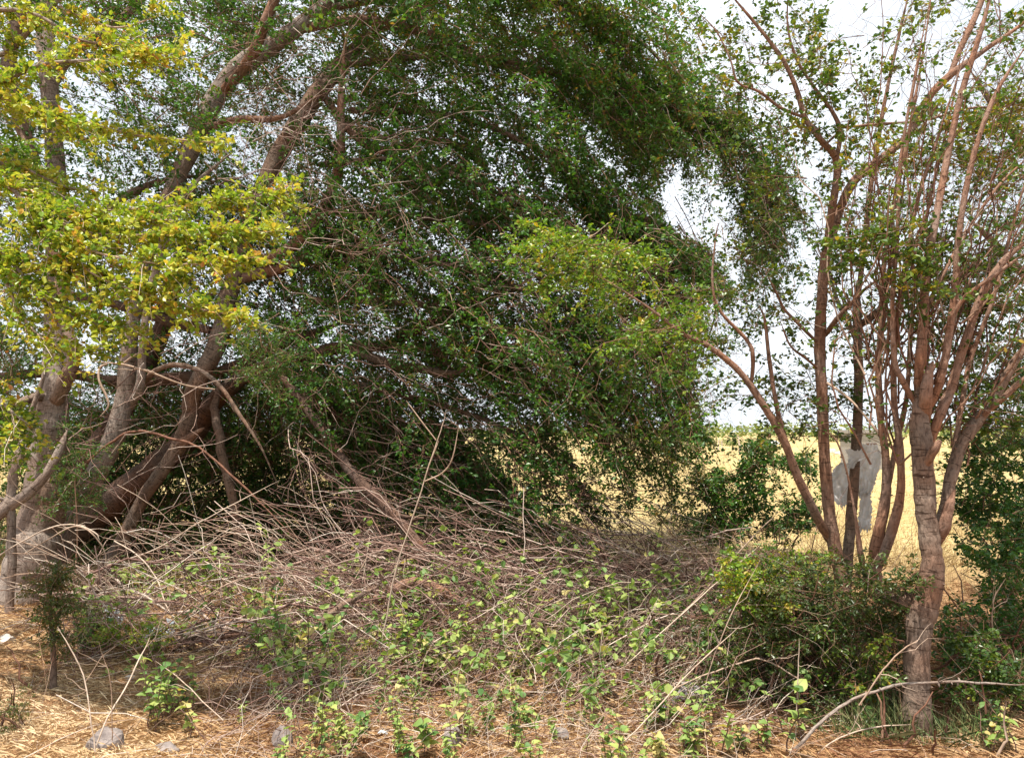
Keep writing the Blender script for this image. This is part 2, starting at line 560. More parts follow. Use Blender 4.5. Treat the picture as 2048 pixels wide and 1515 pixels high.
def leaves(geo, base, dr, nr, size, ratio=0.5, rn=None, fold=0.18, simple=False):
    """leaf blades: base (m,3), direction, approximate normal, length (m,)"""
    m = len(base)
    dr = unit(dr)
    sd = unit(np.cross(dr, nr))
    nr = np.cross(sd, dr)
    L = size[:, None]
    W = L * ratio * 0.5
    rn = rng.random(m) if rn is None else rn
    if simple:
        v = np.stack([base, base + dr * L * 0.55 + sd * W + nr * L * fold * 0.5, base + dr * L, base + dr * L * 0.55 - sd * W + nr * L * fold * 0.5], 1)
        tri = np.array([[0, 1, 2], [0, 2, 3]])
        k = 4
    else:
        up = nr * L * fold
        v = np.stack([base, base + dr * L * 0.3 + sd * W * 0.85 + up * 0.6, base + dr * L * 0.72 + sd * W + up * 0.7,
                      base + dr * L - nr * L * fold * 0.3, base + dr * L * 0.72 - sd * W + up * 0.7, base + dr * L * 0.3 - sd * W * 0.85 + up * 0.6], 1)
        tri = np.array([[0, 1, 2], [0, 2, 3], [0, 3, 4], [0, 4, 5]])
        k = 6
    t = (tri[None] + (np.arange(m) * k)[:, None, None]).reshape(-1, 3)
    geo.add(v.reshape(-1, 3), None, t, None, np.repeat(rn, k))


def in_poly(x, y, poly):
    inside = np.zeros(np.shape(x), bool)
    n = len(poly)
    for i in range(n):
        x1, y1 = poly[i]
        x2, y2 = poly[(i + 1) % n]
        c = ((y1 > y) != (y2 > y)) & (x < (x2 - x1) * (y - y1) / (y2 - y1 + 1e-9) + x1)
        inside ^= c
    return inside


def sample_poly(poly, m):
    p = np.array(poly, float)
    lo, hi = p.min(0), p.max(0)
    xs, ys = [], []
    tot = 0
    while tot < m:
        x = rng.uniform(lo[0], hi[0], m * 2)
        y = rng.uniform(lo[1], hi[1], m * 2)
        k = in_poly(x, y, poly)
        xs.append(x[k])
        ys.append(y[k])
        tot += k.sum()
    return np.concatenate(xs)[:m], np.concatenate(ys)[:m]


def curves(p0, dr, L, n=5, droop=0.2, wob=0.04):
    """batch of drooping twig curves -> (m, n, 3)"""
    m = len(p0)
    t = np.linspace(0, 1, n)[None, :, None]
    L_ = np.asarray(L).reshape(m, 1, 1)
    dp = np.broadcast_to(np.asarray(droop, float), (m,)).reshape(m, 1, 1)
    w = np.cumsum(rng.normal(size=(m, n, 3)), 1) * wob * L_
    w -= w[:, :1]
    return p0[:, None, :] + unit(dr)[:, None, :] * L_ * t + np.array([0, 0, -1.0]) * dp * L_ * t ** 2 + w


def along(pts, t):
    """points and tangents at t (m, k) in 0..1 on curves (m, n, 3)"""
    m, n, _ = pts.shape
    f = np.clip(t, 0, 0.9999) * (n - 1)
    i = f.astype(int)
    fr = (f - i)[..., None]
    r = np.arange(m)[:, None]
    a, b = pts[r, i], pts[r, i + 1]
    return a * (1 - fr) + b * fr, unit(b - a)


UP = np.array([0, 0, 1.0])


def leafy(gl, pts, K, size, spread=0.03, per=4, ratio=0.55, simple=False, tilt=0.55, tmin=0.1, rbias=None, keep=None, thin=0.0):
    """clusters of paired leaflets at K nodes along each twig curve"""
    m = len(pts)
    t = tmin + (1 - tmin) * (np.arange(K)[None] + rng.random((m, K))) / K
    pos, tan = along(pts, t)
    tone = np.repeat(rng.random((m, 1)), K, 1)
    pos, tan, tone = pos.reshape(-1, 3), tan.reshape(-1, 3), tone.ravel()
    if thin:
        k = rng.random(len(pos)) > thin
        pos, tan, tone = pos[k], tan[k], tone[k]
    if keep is not None:
        k = keep(pos)
        pos, tan, tone = pos[k], tan[k], tone[k]
    mm = len(pos)
    if not mm:
        return
    side = unit(np.cross(tan, UP + 0.25 * rng.normal(size=(mm, 3))))
    sg = np.where(rng.random(mm) < 0.5, 1.0, -1.0)[:, None]
    pet = unit(side * sg + 0.35 * tan + 0.35 * rng.normal(size=(mm, 3)))
    for j in range(per):
        ang = (j - (per - 1) / 2) * 0.8
        nr = unit(UP + tilt * rng.normal(size=(mm, 3)))
        lat = np.cross(nr, pet)
        d = unit(pet * math.cos(ang) + lat * math.sin(ang) + 0.3 * rng.normal(size=(mm, 3)))
        b = pos + pet * spread * (0.3 + 0.7 * rng.random((mm, 1))) + 0.3 * spread * rng.normal(size=(mm, 3))
        s = size * (0.65 + 0.6 * rng.random(mm))
        rn = np.clip(0.55 * tone + 0.45 * rng.random(mm) + 0.12 * rng.normal(size=mm) + (0 if rbias is None else rbias), 0, 1)
        leaves(gl, b, d, nr, s, ratio, rn, simple=simple)


def branchlets(gl, gt, poly, m, drange, direction, start=None, L=(0.7, 1.3), droop=0.35, S=9, K=6, size=0.034, per=4, sub=(0.18, 0.4),
               rad=0.006, jit=0.35, simple=True, bare=4, keep=None, rbias=0.0, thin=0.0, ratio=0.6, tilt=0.55):
    """drooping branchlets grown in a traced area of a crown, each with side shoots that carry the leaves"""
    if start is None:
        x, y = sample_poly(poly, m)
        d = rng.uniform(*drange, m)
        p0 = P(x, y, d)
    else:
        p0 = start
    D = unit(np.atleast_2d(np.asarray(direction, float)) + jit * rng.normal(size=(m, 3)))
    Ls = rng.uniform(*L, m)
    dr_ = droop * rng.uniform(0.5, 1.5, m)
    main = curves(p0 - D * (Ls * 0.5)[:, None], D, Ls, 6, dr_, 0.035)
    if keep is not None:
        k = keep(main[:, 3])
        main, D, Ls, dr_ = main[k], D[k], Ls[k], dr_[k]
        m = len(main)
        if m == 0:
            return
    tubes(gt, main, np.linspace(rad, rad * 0.35, 6)[None] * np.ones((m, 1)), 4)
    t = (np.arange(S)[None] + rng.random((m, S))) / S
    pos, tan = along(main, t)
    sd = unit(np.cross(tan, UP + 0.4 * rng.normal(size=tan.shape)))
    alt = np.where(np.arange(S) % 2 == 0, 1.0, -1.0)[None, :, None]
    sdir = unit(tan * 0.8 + sd * alt * 0.8 + 0.35 * rng.normal(size=tan.shape))
    p1 = pos.reshape(-1, 3)
    d1 = sdir.reshape(-1, 3)
    l1 = rng.uniform(*sub, len(p1))
    subc = curves(p1, d1, l1, 4, droop * 0.8, 0.05)
    if keep is not None:
        k = keep(subc[:, 2])
        subc = subc[k]
    if len(subc):
        tubes(gt, subc, np.linspace(rad * 0.4, rad * 0.22, 4)[None] * np.ones((len(subc), 1)), 3)
        leafy(gl, subc, K, size, size * 0.9, per, ratio, simple, tilt, rbias=rbias, keep=keep, thin=thin)
    if bare:
        t = rng.random((m, bare))
        pos, tan = along(main, t)
        bd = unit(tan * 0.7 + 0.8 * rng.normal(size=tan.shape)).reshape(-1, 3)
        bc = curves(pos.reshape(-1, 3), bd, rng.uniform(0.15, 0.6, m * bare), 5, 0.1, 0.06)
        tubes(gt, bc, np.linspace(rad * 0.5, rad * 0.2, 5)[None] * np.ones((len(bc), 1)), 3)


def bough(tree, gl, gt, spec, per_m=34, rbias=0.0, vs=0.16, ds=0.45, keep=None, size=0.046, mat='bark_brown', droop=0.45, bare=3, thin=0.0):
    """one long leafy bough: a limb and the branchlets that hang along it"""
    o, w, r = limb('bough', spec, M[mat], tree, 7, 6)
    seg = np.linalg.norm(np.diff(w, axis=0), axis=1)
    m = int(seg.sum() * per_m)
    cum = np.cumsum(seg) / seg.sum()
    u = rng.random(m) ** 0.9
    i = np.minimum(np.searchsorted(cum, u), len(w) - 2)
    pos = w[i] + (w[i + 1] - w[i]) * rng.random((m, 1))
    tan = unit(w[i + 1] - w[i])
    off = rng.normal(size=(m, 3)) * [0.1, ds, vs]
    D = tan * 0.8 + np.array([0.15, 0, -0.35]) + np.stack([np.zeros(m), 0.7 * np.sign(off[:, 1]) * rng.random(m), np.zeros(m)], -1)
    branchlets(gl, gt, None, m, None, D, start=pos + off, L=(0.45, 1.0), droop=droop, S=8, K=7, size=size, sub=(0.14, 0.32), rad=0.005, jit=0.22, bare=bare, keep=keep, rbias=rbias, thin=thin)


# sky gaps kept free of leaves (traced outline of the crowns)
SKY = [
    [(1385, -40), (1440, 60), (1470, 200), (1540, 240), (1620, 300), (1700, 300), (1700, -40)],
    [(1318, 330), (1360, 300), (1430, 400), (1480, 500), (1540, 505), (1660, 380), (1660, 650), (1480, 600), (1430, 490), (1370, 480), (1330, 440)],
    [(1400, 600), (1480, 600), (1660, 640), (1660, 850), (1440, 850), (1390, 800)],
]


def keep_left(p):
    x, y = proj(p)
    bad = np.zeros(x.shape, bool)
    for poly in SKY:
        bad |= in_poly(x, y, poly)
    bad |= (x > 1640) & (y > -30)
    return ~bad | (rng.random(x.shape) < 0.02)


# ------------------------------------------------------------------ ground
xs = np.concatenate([[-900, -300, -120, -60, -30], np.linspace(-14, 14, 113), [30, 60, 120, 300, 900]])
ys = np.concatenate([[-60, -20, -6], np.linspace(0, 18, 91), [22, 28, 40, 60, 100, 200, 500, 1500]])
X, Y = np.meshgrid(xs, ys)
Z = ground_h(X, Y)
Z[np.abs(X) > 14.1] = 0
g_ = Geo()
nx, ny = len(xs), len(ys)
i = np.arange(ny - 1)[:, None] * nx + np.arange(nx - 1)[None]
g_.add(np.stack([X, Y, Z], -1).reshape(-1, 3), np.stack([i, i + 1, i + nx + 1, i + nx], -1).reshape(-1, 4))
gr = g_.build('ground', M['ground'])
gr['kind'] = 'structure'


def blades(geo, x, y, length, width, lay, rn=None, h0=0.004):
    """thin straw blades on the ground, lay = 0 upright .. 1 flat"""
    m = len(x)
    b = np.stack([x, y, ground_h(x, y) + h0 * rng.random(m)], -1)
    a = rng.random(m) * 2 * np.pi
    flat = np.stack([np.cos(a), np.sin(a), np.zeros(m)], -1)
    d = unit(flat * lay[:, None] + UP * (1 - lay)[:, None] * 1.0 + 0.08 * UP)
    sd = unit(np.cross(d, UP + 0.3 * rng.normal(size=(m, 3))))
    W = width[:, None]
    L = length[:, None]
    v = np.stack([b - sd * W, b + sd * W, b + d * L * 0.6 + sd * W * 0.8 + UP * 0.004, b + d * L - UP * L * 0.12 * lay[:, None] + UP * 0.006], 1)
    q = np.arange(m)[:, None] * 4 + np.arange(4)[None]
    geo.add(v.reshape(-1, 3), q, None, None, np.repeat(rng.random(m) if rn is None else rn, 4))


# dry litter: straw, chips and fallen leaflets nobody could count
g_ = Geo()
def patch(x, y):
    return 0.5 + 0.22 * np.sin(x * 2.1 + 1.3 * np.sin(y * 1.7)) + 0.18 * np.sin(y * 3.3 + 1.1 * np.sin(x * 2.9)) + 0.12 * np.sin(x * 6.1 - y * 4.7)


m = 95000
yy = 3.3 + 5.2 * rng.random(m) ** 1.25
xx = rng.uniform(-0.75, 0.75, m) * (yy + 0.6)
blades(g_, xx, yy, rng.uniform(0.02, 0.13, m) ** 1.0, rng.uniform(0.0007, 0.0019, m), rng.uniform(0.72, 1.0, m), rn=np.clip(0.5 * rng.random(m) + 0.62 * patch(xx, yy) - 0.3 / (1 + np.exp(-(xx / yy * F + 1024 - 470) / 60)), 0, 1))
m = 16000
yy = 3.3 + 6 * rng.random(m)
xx = rng.uniform(-0.75, 0.75, m) * (yy + 0.6)
b = np.stack([xx, yy, ground_h(xx, yy) + 0.004 + 0.012 * rng.random(m)], -1)
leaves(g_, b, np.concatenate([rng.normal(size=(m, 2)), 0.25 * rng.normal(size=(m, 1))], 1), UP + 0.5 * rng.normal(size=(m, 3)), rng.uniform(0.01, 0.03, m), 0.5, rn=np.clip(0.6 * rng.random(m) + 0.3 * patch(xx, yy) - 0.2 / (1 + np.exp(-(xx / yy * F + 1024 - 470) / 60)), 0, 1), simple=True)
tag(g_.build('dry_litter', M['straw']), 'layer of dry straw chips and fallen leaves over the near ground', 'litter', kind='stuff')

# stubble of the dry field
g_ = Geo()
m = 60000
yy = 9.5 + 45 * rng.random(m) ** 2.2
xx = rng.uniform(-0.75, 0.75, m) * yy
blades(g_, xx, yy, rng.uniform(0.05, 0.16, m) * (1 + yy / 60), 0.002 + 0.00022 * yy * rng.random(m), rng.uniform(0.15, 0.9, m))
tag(g_.build('field_stubble', M['field_straw']), 'dry yellow stubble covering the open field behind the trees', 'dry grass', kind='stuff')

g_ = Geo()
m = 9000
yy = rng.uniform(7.6, 13.5, m)
xx = (rng.uniform(900, 2100, m) - 1024) / F * yy
kk = patch(xx * 1.4, yy * 0.8) > 0.5
xx, yy = xx[kk], yy[kk]
m = len(xx)
blades(g_, xx, yy, rng.uniform(0.1, 0.4, m), rng.uniform(0.001, 0.0022, m), rng.uniform(0.05, 0.6, m))
tag(g_.build('dry_grass', M['field_straw']), 'knee high dry grass along the near edge of the field', 'dry grass', kind='stuff')

# ------------------------------------------------------------------ the thick trunk at the left edge
def gbase(px, d):
    p = P(px, HOR, d)
    return np.array([p[0], p[1], float(ground_h(p[0], p[1]))])


A = thing('thick_tree', 'thick grey trunked tree at the left edge with a burl like fork', 'tree', gbase(40, 7.6))
limb('trunk', [(30, 1215, 62, 7.6), (55, 1120, 50, 7.6), (72, 1030, 42, 7.65), (86, 920, 34, 7.7), (100, 830, 29, 7.7), (112, 760, 26, 7.75), (110, 680, 21, 7.8),
               (112, 540, 19, 7.9), (115, 380, 18, 8.0), (104, 230, 17, 8.1), (92, 90, 17, 8.2), (78, -60, 15, 8.3), (60, -260, 12, 8.5), (20, -500, 6, 8.7)], M['bark_grey'], A, 18, to_ground=True, thorns=60, stub_r=0.008)
limb('branch', [(108, 815, 18, 7.6), (128, 770, 15, 7.55), (148, 728, 13, 7.5), (146, 690, 12, 7.5), (130, 640, 11, 7.5), (122, 560, 11, 7.5), (92, 430, 12, 7.5), (60, 330, 9, 7.6), (30, 200, 7, 7.7)], M['bark_brown'], A, 12, thorns=15)
limb('branch', [(105, 420, 13, 7.9), (60, 300, 13, 7.8), (20, 160, 13, 7.7), (30, 60, 14, 7.7), (60, -40, 12, 7.8), (100, -260, 7, 8)], M['bark_brown'], A, 10)
limb('branch', [(95, 790, 10, 7.6), (50, 800, 9, 7.4), (15, 830, 8, 7.3), (-60, 880, 6, 7.2)], M['bark_brown'], A, 8)
limb('branch', [(108, 560, 9, 7.9), (160, 470, 8, 8.1), (240, 400, 8, 8.3), (330, 360, 6, 8.6), (420, 350, 4, 8.9)], M['bark_brown'], A, 8)
limb('branch', [(96, 190, 12, 8.1), (140, 110, 11, 8.3), (215, 60, 9, 8.5), (290, -10, 8, 8.7), (360, -120, 5, 9)], M['bark_brown'], A, 8)
gl, gt = Geo(), Geo()
branchlets(gl, gt, [(-120, -80), (520, -80), (500, 260), (330, 420), (60, 700), (-120, 700)], 170, (7.3, 10.2), (0.5, 0.1, -0.1), S=9, K=6, size=0.046, bare=9, per=4)
branchlets(gl, gt, [(-60, -60), (560, -60), (560, 500), (200, 640), (-60, 640)], 85, (9.8, 12), (0.5, 0.1, -0.1), S=9, K=6, size=0.048, bare=8)
branchlets(gl, gt, [(-300, -650), (600, -700), (500, -60), (-300, -60)], 110, (7.6, 11.5), (0.4, 0, 0.1), L=(1, 1.8), S=9, K=5, size=0.06, bare=2, per=4)  # unseen upper crown above the frame, added to shade the leaves below
gl.build('crown', M['leaf_dark'], A, parent_origin(A), False, 'stuff')
gt.build('twigs', M['twig_red'], A, parent_origin(A), True, 'stuff')

# ------------------------------------------------------------------ the two leaning grey trees
B = thing('leaning_tree', 'leaning smooth grey trunk with dark rings, right of the thick trunk', 'tree', gbase(100, 8.1))
limb('trunk', [(85, 1190, 27, 8.1), (118, 1103, 23, 8.1), (171, 989, 21.5, 8.1), (221, 896, 20.5, 8.15), (250, 810, 18, 8.2), (261, 703, 15, 8.2), (272, 620, 14, 8.25), (298, 510, 14, 8.35),
               (345, 385, 16, 8.5), (400, 262, 20, 8.6), (465, 150, 20, 8.7), (555, 85, 18, 8.8), (660, 5, 15, 9.0), (800, -130, 11, 9.3), (960, -260, 6, 9.6)], M['bark_grey'], B, 18, to_ground=True, thorns=50, stub_r=0.007)
limb('branch', [(258, 815, 12, 8.15), (280, 770, 9, 8.05), (285, 690, 8, 8.0), (298, 600, 8, 8.0), (330, 480, 9, 8.05), (380, 380, 7, 8.1), (470, 300, 5, 8.2)], M['bark_grey'], B, 10, thorns=10)
limb('branch', [(440, 190, 12, 8.6), (500, 120, 12, 8.3), (530, 50, 11, 8.2), (570, -60, 8, 8.2), (600, -200, 5, 8.2)], M['bark_red'], B, 10)
limb('branch', [(400, 262, 9, 8.5), (470, 240, 8, 8.3), (560, 235, 6, 8.2), (640, 190, 4, 8.1)], M['bark_red'], B, 8)
limb('branch', [(282, 775, 7.0, 8.2), (305, 745, 5.6, 8.0), (345, 728, 5.25, 7.9), (400, 740, 4.9, 7.9), (445, 778, 4.55, 7.8), (480, 830, 3.85, 7.7), (520, 890, 2.8, 7.6), (560, 980, 1.4, 7.5)], M['bark_brown'], B, 8, thorns=6)
limb('branch', [(590, 60, 12, 8.8), (720, 40, 11, 8.9), (860, 70, 10, 9.0), (1000, 130, 8, 9.1), (1130, 150, 6, 9.2), (1240, 180, 4, 9.3)], M['bark_red'], B, 8)
gl, gt = Geo(), Geo()
branchlets(gl, gt, [(690, -80), (1300, -80), (1360, 40), (1370, 170), (1250, 260), (1300, 420), (1200, 430), (900, 420), (700, 400), (640, 300)], 140, (9.4, 11.5), (0.75, -0.1, -0.35), S=10, K=7, size=0.046, keep=keep_left, droop=0.4, bare=4, rbias=-0.1)
branchlets(gl, gt, [(420, -80), (700, -80), (690, 400), (560, 330), (430, 160)], 80, (8.9, 11), (0.7, 0, -0.2), S=9, K=6, size=0.046, bare=8)
for sp, pm, rb in (
        ([(640, 20, 8, 9.0), (900, -20, 7, 8.8), (1130, 10, 6, 8.6), (1290, 90, 4, 8.5), (1370, 200, 2, 8.4)], 30, 0.18),
        ([(680, 130, 8, 9.0), (930, 110, 7, 8.6), (1120, 150, 6, 8.4), (1270, 230, 4, 8.3), (1330, 340, 2, 8.3)], 30, 0.1),
        ([(700, 220, 7, 9.0), (900, 230, 6, 8.6), (1060, 290, 5, 8.3), (1180, 380, 3, 8.2), (1240, 440, 2, 8.2)], 28, 0.0),
        ([(640, 330, 7, 8.9), (800, 320, 6, 8.4), (960, 370, 5, 8.1), (1080, 430, 2, 8.0)], 24, -0.05)):
    bough(B, gl, gt, sp, pm, rb, keep=keep_left)
bough(B, gl, gt, [(1150, 160, 7, 9.2), (1280, 190, 6, 9.2), (1400, 225, 5, 9.2), (1490, 285, 4, 9.2), (1535, 370, 3, 9.2), (1530, 470, 2, 9.2)], 60, -0.05, vs=0.14, ds=0.35, size=0.044)
branchlets(gl, gt, [(500, -650), (1250, -600), (1360, -60), (500, -60)], 260, (6.9, 12.0), (0.5, 0, -0.1), L=(1, 1.8), S=9, K=5, size=0.06, bare=1)  # upper crown out of view, brought forward to shade the front boughs
gl.build('crown', M['leaf_dark'], B, parent_origin(B), False, 'stuff')
gt.build('twigs', M['twig_red'], B, parent_origin(B), True, 'stuff')

D_ = thing('leaning_tree', 'slimmer leaning tree behind, brown bark peeling, with a snapped stub halfway up', 'tree', gbase(225, 8.5))
limb('trunk', [(212, 1135, 15, 8.5), (239, 1088, 13, 8.5), (272, 1020, 12.5, 8.5), (307, 960, 13, 8.5), (350, 895, 15, 8.5), (372, 840, 16, 8.5), (382, 780, 17, 8.5), (421, 696, 18, 8.55), (440, 630, 18, 8.6), (460, 560, 18, 8.7), (500, 430, 19, 8.8),
               (560, 300, 19, 8.9), (640, 180, 19, 9.0), (725, 85, 15, 9.1), (810, 10, 11, 9.2), (930, -120, 6, 9.4)], M['bark_brown'], D_, 16, to_ground=True, thorns=40, stub_r=0.007)
limb('broken_stub', [(345, 900, 11, 8.48), (375, 878, 9, 8.42), (398, 862, 5, 8.4), (408, 855, 1.5, 8.4)], M['bark_red'], D_, 9)
limb('branch', [(470, 520, 14, 8.7), (560, 510, 12, 8.5), (640, 430, 12, 8.4), (680, 330, 10, 8.4), (682, 200, 8, 8.4), (690, 80, 6, 8.4)], M['bark_red'], D_, 9)
limb('branch', [(470, 560, 15, 8.7), (600, 520, 13, 8.6), (720, 440, 12, 8.5), (830, 390, 10, 8.5), (910, 340, 8, 8.5), (985, 265, 6, 8.5)], M['bark_red'], D_, 9)
limb('branch', [(640, 180, 10, 9), (700, 260, 9, 8.9), (760, 300, 9, 8.8), (860, 280, 7, 8.8), (960, 300, 5, 8.8)], M['bark_red'], D_, 8)
limb('branch', [(420, 660, 12, 8.6), (330, 640, 10, 8.9), (200, 600, 9, 9.2), (60, 590, 7, 9.6)], M['bark_dark'], D_, 8)
gl, gt = Geo(), Geo()
branchlets(gl, gt, [(560, 380), (1080, 400), (1330, 430), (1400, 480), (1450, 560), (1390, 650), (1390, 780), (1320, 820), (1200, 800), (1060, 760), (900, 650), (620, 620)], 90, (9.2, 11), (0.8, -0.1, -0.4), S=10, K=7, size=0.046, keep=keep_left, droop=0.35, bare=7, rbias=-0.1)
branchlets(gl, gt, [(360, 300), (640, 380), (700, 620), (540, 700), (380, 640)], 110, (8.6, 10.5), (0.7, 0, -0.2), S=9, K=6, size=0.046, bare=10)
for sp, pm, rb in (
        ([(540, 420, 9, 8.7), (800, 430, 7, 8.2), (1040, 460, 6, 7.9), (1230, 500, 4, 7.8), (1370, 480, 2, 7.8), (1430, 520, 1.5, 7.8)], 26, 0.0),
        ([(600, 510, 9, 8.6), (850, 520, 7, 8.1), (1080, 590, 6, 7.8), (1260, 680, 4, 7.7), (1370, 730, 2, 7.7)], 26, -0.05),
        ([(620, 600, 8, 8.5), (850, 610, 6, 8.0), (1080, 690, 5, 7.7), (1230, 770, 3, 7.6), (1330, 830, 2, 7.6)], 24, 0.0),
        ([(1180, 420, 5, 8.2), (1300, 440, 4, 8.1), (1400, 520, 3, 8.0), (1430, 620, 2, 8.0), (1400, 720, 1.5, 8)], 30, 0.1),
        ([(1230, 620, 4, 8.0), (1330, 680, 3, 7.9), (1380, 770, 2, 7.8), (1370, 850, 1.5, 7.8)], 26, 0.05)):
    bough(D_, gl, gt, sp, pm, rb, keep=keep_left, bare=6)
gl.build('crown', M['leaf_dark'], D_, parent_origin(D_), False, 'stuff')
gt.build('twigs', M['twig_red'], D_, parent_origin(D_), True, 'stuff')

# ------------------------------------------------------------------ the dark sweeping tree behind
E = thing('sweeping_tree', 'dark low tree sweeping to the right behind the leaning trunks', 'tree', gbase(80, 9.5))
limb('trunk', [(70, 1110, 40, 9.5), (130, 1060, 37, 9.5), (220, 1000, 33, 9.5), (310, 935, 29, 9.45), (385, 865, 24, 9.3), (430, 800, 18, 9.1), (500, 745, 15, 8.8), (590, 712, 13, 8.5), (690, 694, 12, 8.25),
               (775, 690, 10.5, 8.1), (850, 650, 8.5, 8.1), (915, 612, 7.5, 8.2), (1000, 590, 6, 8.3), (1100, 560, 4, 8.4)], M['bark_dark'], E, 14, to_ground=True, thorns=20, stub_r=0.008)
limb('branch', [(700, 696, 10, 8.15), (760, 720, 10, 8.0), (840, 735, 9, 7.9), (910, 746, 8, 7.85), (960, 725, 6, 7.8), (1060, 725, 4, 7.8)], M['bark_brown'], E, 8, thorns=4)
limb('branch', [(100, 1080, 26, 9.6), (170, 940, 24, 9.7), (230, 850, 22, 9.7), (290, 740, 20, 9.7), (330, 650, 18, 9.7), (345, 560, 18, 9.6), (380, 440, 14, 9.7)], M['bark_dark'], E, 12)
limb('branch', [(200, 760, 12, 9.6), (320, 760, 13, 9.3), (440, 745, 12, 9.1), (560, 690, 10, 9), (700, 640, 7, 9)], M['bark_dark'], E, 8)
limb('branch', [(255, 770, 12, 9.7), (120, 745, 11, 9.7), (0, 755, 10, 9.7), (-120, 770, 8, 9.7)], M['bark_dark'], E, 8)
limb('branch', [(915, 612, 4, 8.2), (900, 680, 6, 8.0), (885, 735, 5, 7.9)], M['bark_red'], E, 7)
gl, gt = Geo(), Geo()
branchlets(gl, gt, [(560, 640), (900, 640), (1060, 720), (1150, 790), (980, 850), (820, 800), (600, 760)], 50, (8.8, 10.8), (0.8, -0.1, -0.45), S=10, K=7, size=0.046, droop=0.4, bare=6, keep=keep_left, rbias=-0.15)
branchlets(gl, gt, [(570, 760), (800, 800), (960, 870), (960, 940), (860, 960), (760, 910), (640, 850)], 90, (8.4, 10.5), (0.75, -0.1, -0.5), S=9, K=6, size=0.046, droop=0.4, bare=2, rbias=-0.2)
for sp, pm, rb in (
        ([(690, 694, 8, 8.3), (880, 700, 7, 8.0), (1040, 750, 5, 7.8), (1150, 815, 3, 7.7), (1220, 875, 2, 7.7)], 20, 0.0),
        ([(560, 740, 9, 8.6), (760, 780, 7, 8.2), (930, 825, 5, 8.0), (1070, 885, 3, 7.8), (1200, 970, 2, 7.7)], 17, -0.1),
        ([(560, 770, 9, 8.8), (700, 840, 7, 8.6), (840, 900, 5, 8.4), (960, 960, 3, 8.3), (1060, 1020, 2, 8.2)], 26, -0.2)):
    bough(E, gl, gt, sp, pm, rb, keep=keep_left, bare=4, vs=0.13)
branchlets(gl, gt, [(250, 620), (560, 640), (640, 760), (560, 860), (360, 860), (230, 760)], 80, (8.9, 11), (0.8, 0, -0.2), S=9, K=6, size=0.046, bare=10)
gb = Geo()
for poly, m, dv in (([(640, 480), (1000, 520), (1130, 640), (1100, 800), (950, 900), (760, 860), (620, 720)], 150, (0.8, -0.1, -0.15)), ([(380, 60), (760, 0), (800, 330), (640, 560), (420, 500)], 110, (0.7, 0, 0.25)), ([(560, 780), (760, 860), (900, 1000), (700, 1040), (560, 960)], 60, (0.7, -0.1, -0.3)), ([(0, 640), (360, 640), (420, 800), (300, 1040), (0, 1000)], 60, (0.5, 0, 0.3))):
    x, y = sample_poly(poly, m)
    c = curves(P(x, y, rng.uniform(7.0, 8.4, m)), np.array(dv)[None] + 0.45 * rng.normal(size=(m, 3)), rng.uniform(0.4, 1.3, m), 8, 0.1, 0.035)
    tubes(gb, c, rng.uniform(0.0028, 0.006, m)[:, None] * np.linspace(1, 0.35, 8)[None], 4)
    pos, tan = along(c, rng.uniform(0.2, 0.95, (m, 4)))
    f = curves(pos.reshape(-1, 3), (tan + 0.6 * rng.normal(size=tan.shape)).reshape(-1, 3), rng.uniform(0.1, 0.45, m * 4), 5, 0.08, 0.05)
    tubes(gb, f, np.linspace(0.0022, 0.001, 5)[None] * np.ones((m * 4, 1)), 3)
gb.build('bare_twigs', M['twig_brush'], E, parent_origin(E), True, 'stuff')
gl.build('crown', M['leaf_dark'], E, parent_origin(E), False, 'stuff')
gt.build('twigs', M['twig_red'], E, parent_origin(E), True, 'stuff')

# scrub growing behind the trunks
S_ = thing('thicket_shrub', 'tangled twiggy scrub behind the leaning trunks at the field edge', 'shrub', gbase(300, 11.2))
gl, gt = Geo(), Geo()
x = rng.uniform(-150, 1000, 90)
d = rng.uniform(9.8, 12.0, 90)
b = np.stack([gbase(a, c) for a, c in zip(x, d)])
st = curves(b, UP + np.array([0.35, 0, 0]) + 0.45 * rng.normal(size=(90, 3)), rng.uniform(1.0, 2.4, 90), 7, 0.15, 0.04)
tubes(gt, st, np.linspace(0.016, 0.006, 7)[None] * np.ones((90, 1)), 5)
branchlets(gl, gt, [(-150, 700), (480, 740), (800, 880), (980, 930), (1000, 1080), (-150, 1090)], 430, (9.4, 12.8), (0.5, 0, 0.2), S=9, K=6, size=0.046, bare=8, droop=0.2)
branchlets(gl, gt, [(100, 790), (640, 790), (760, 900), (760, 1030), (100, 1050)], 240, (9.9, 11.8), (0.5, 0, 0.0), S=9, K=7, size=0.046, bare=5, droop=0.3, rbias=-0.1)
gl.build('foliage', M['leaf_dark'], S_, parent_origin(S_), False, 'stuff')
gt.build('stems', M['twig_red'], S_, parent_origin(S_), True, 'stuff')

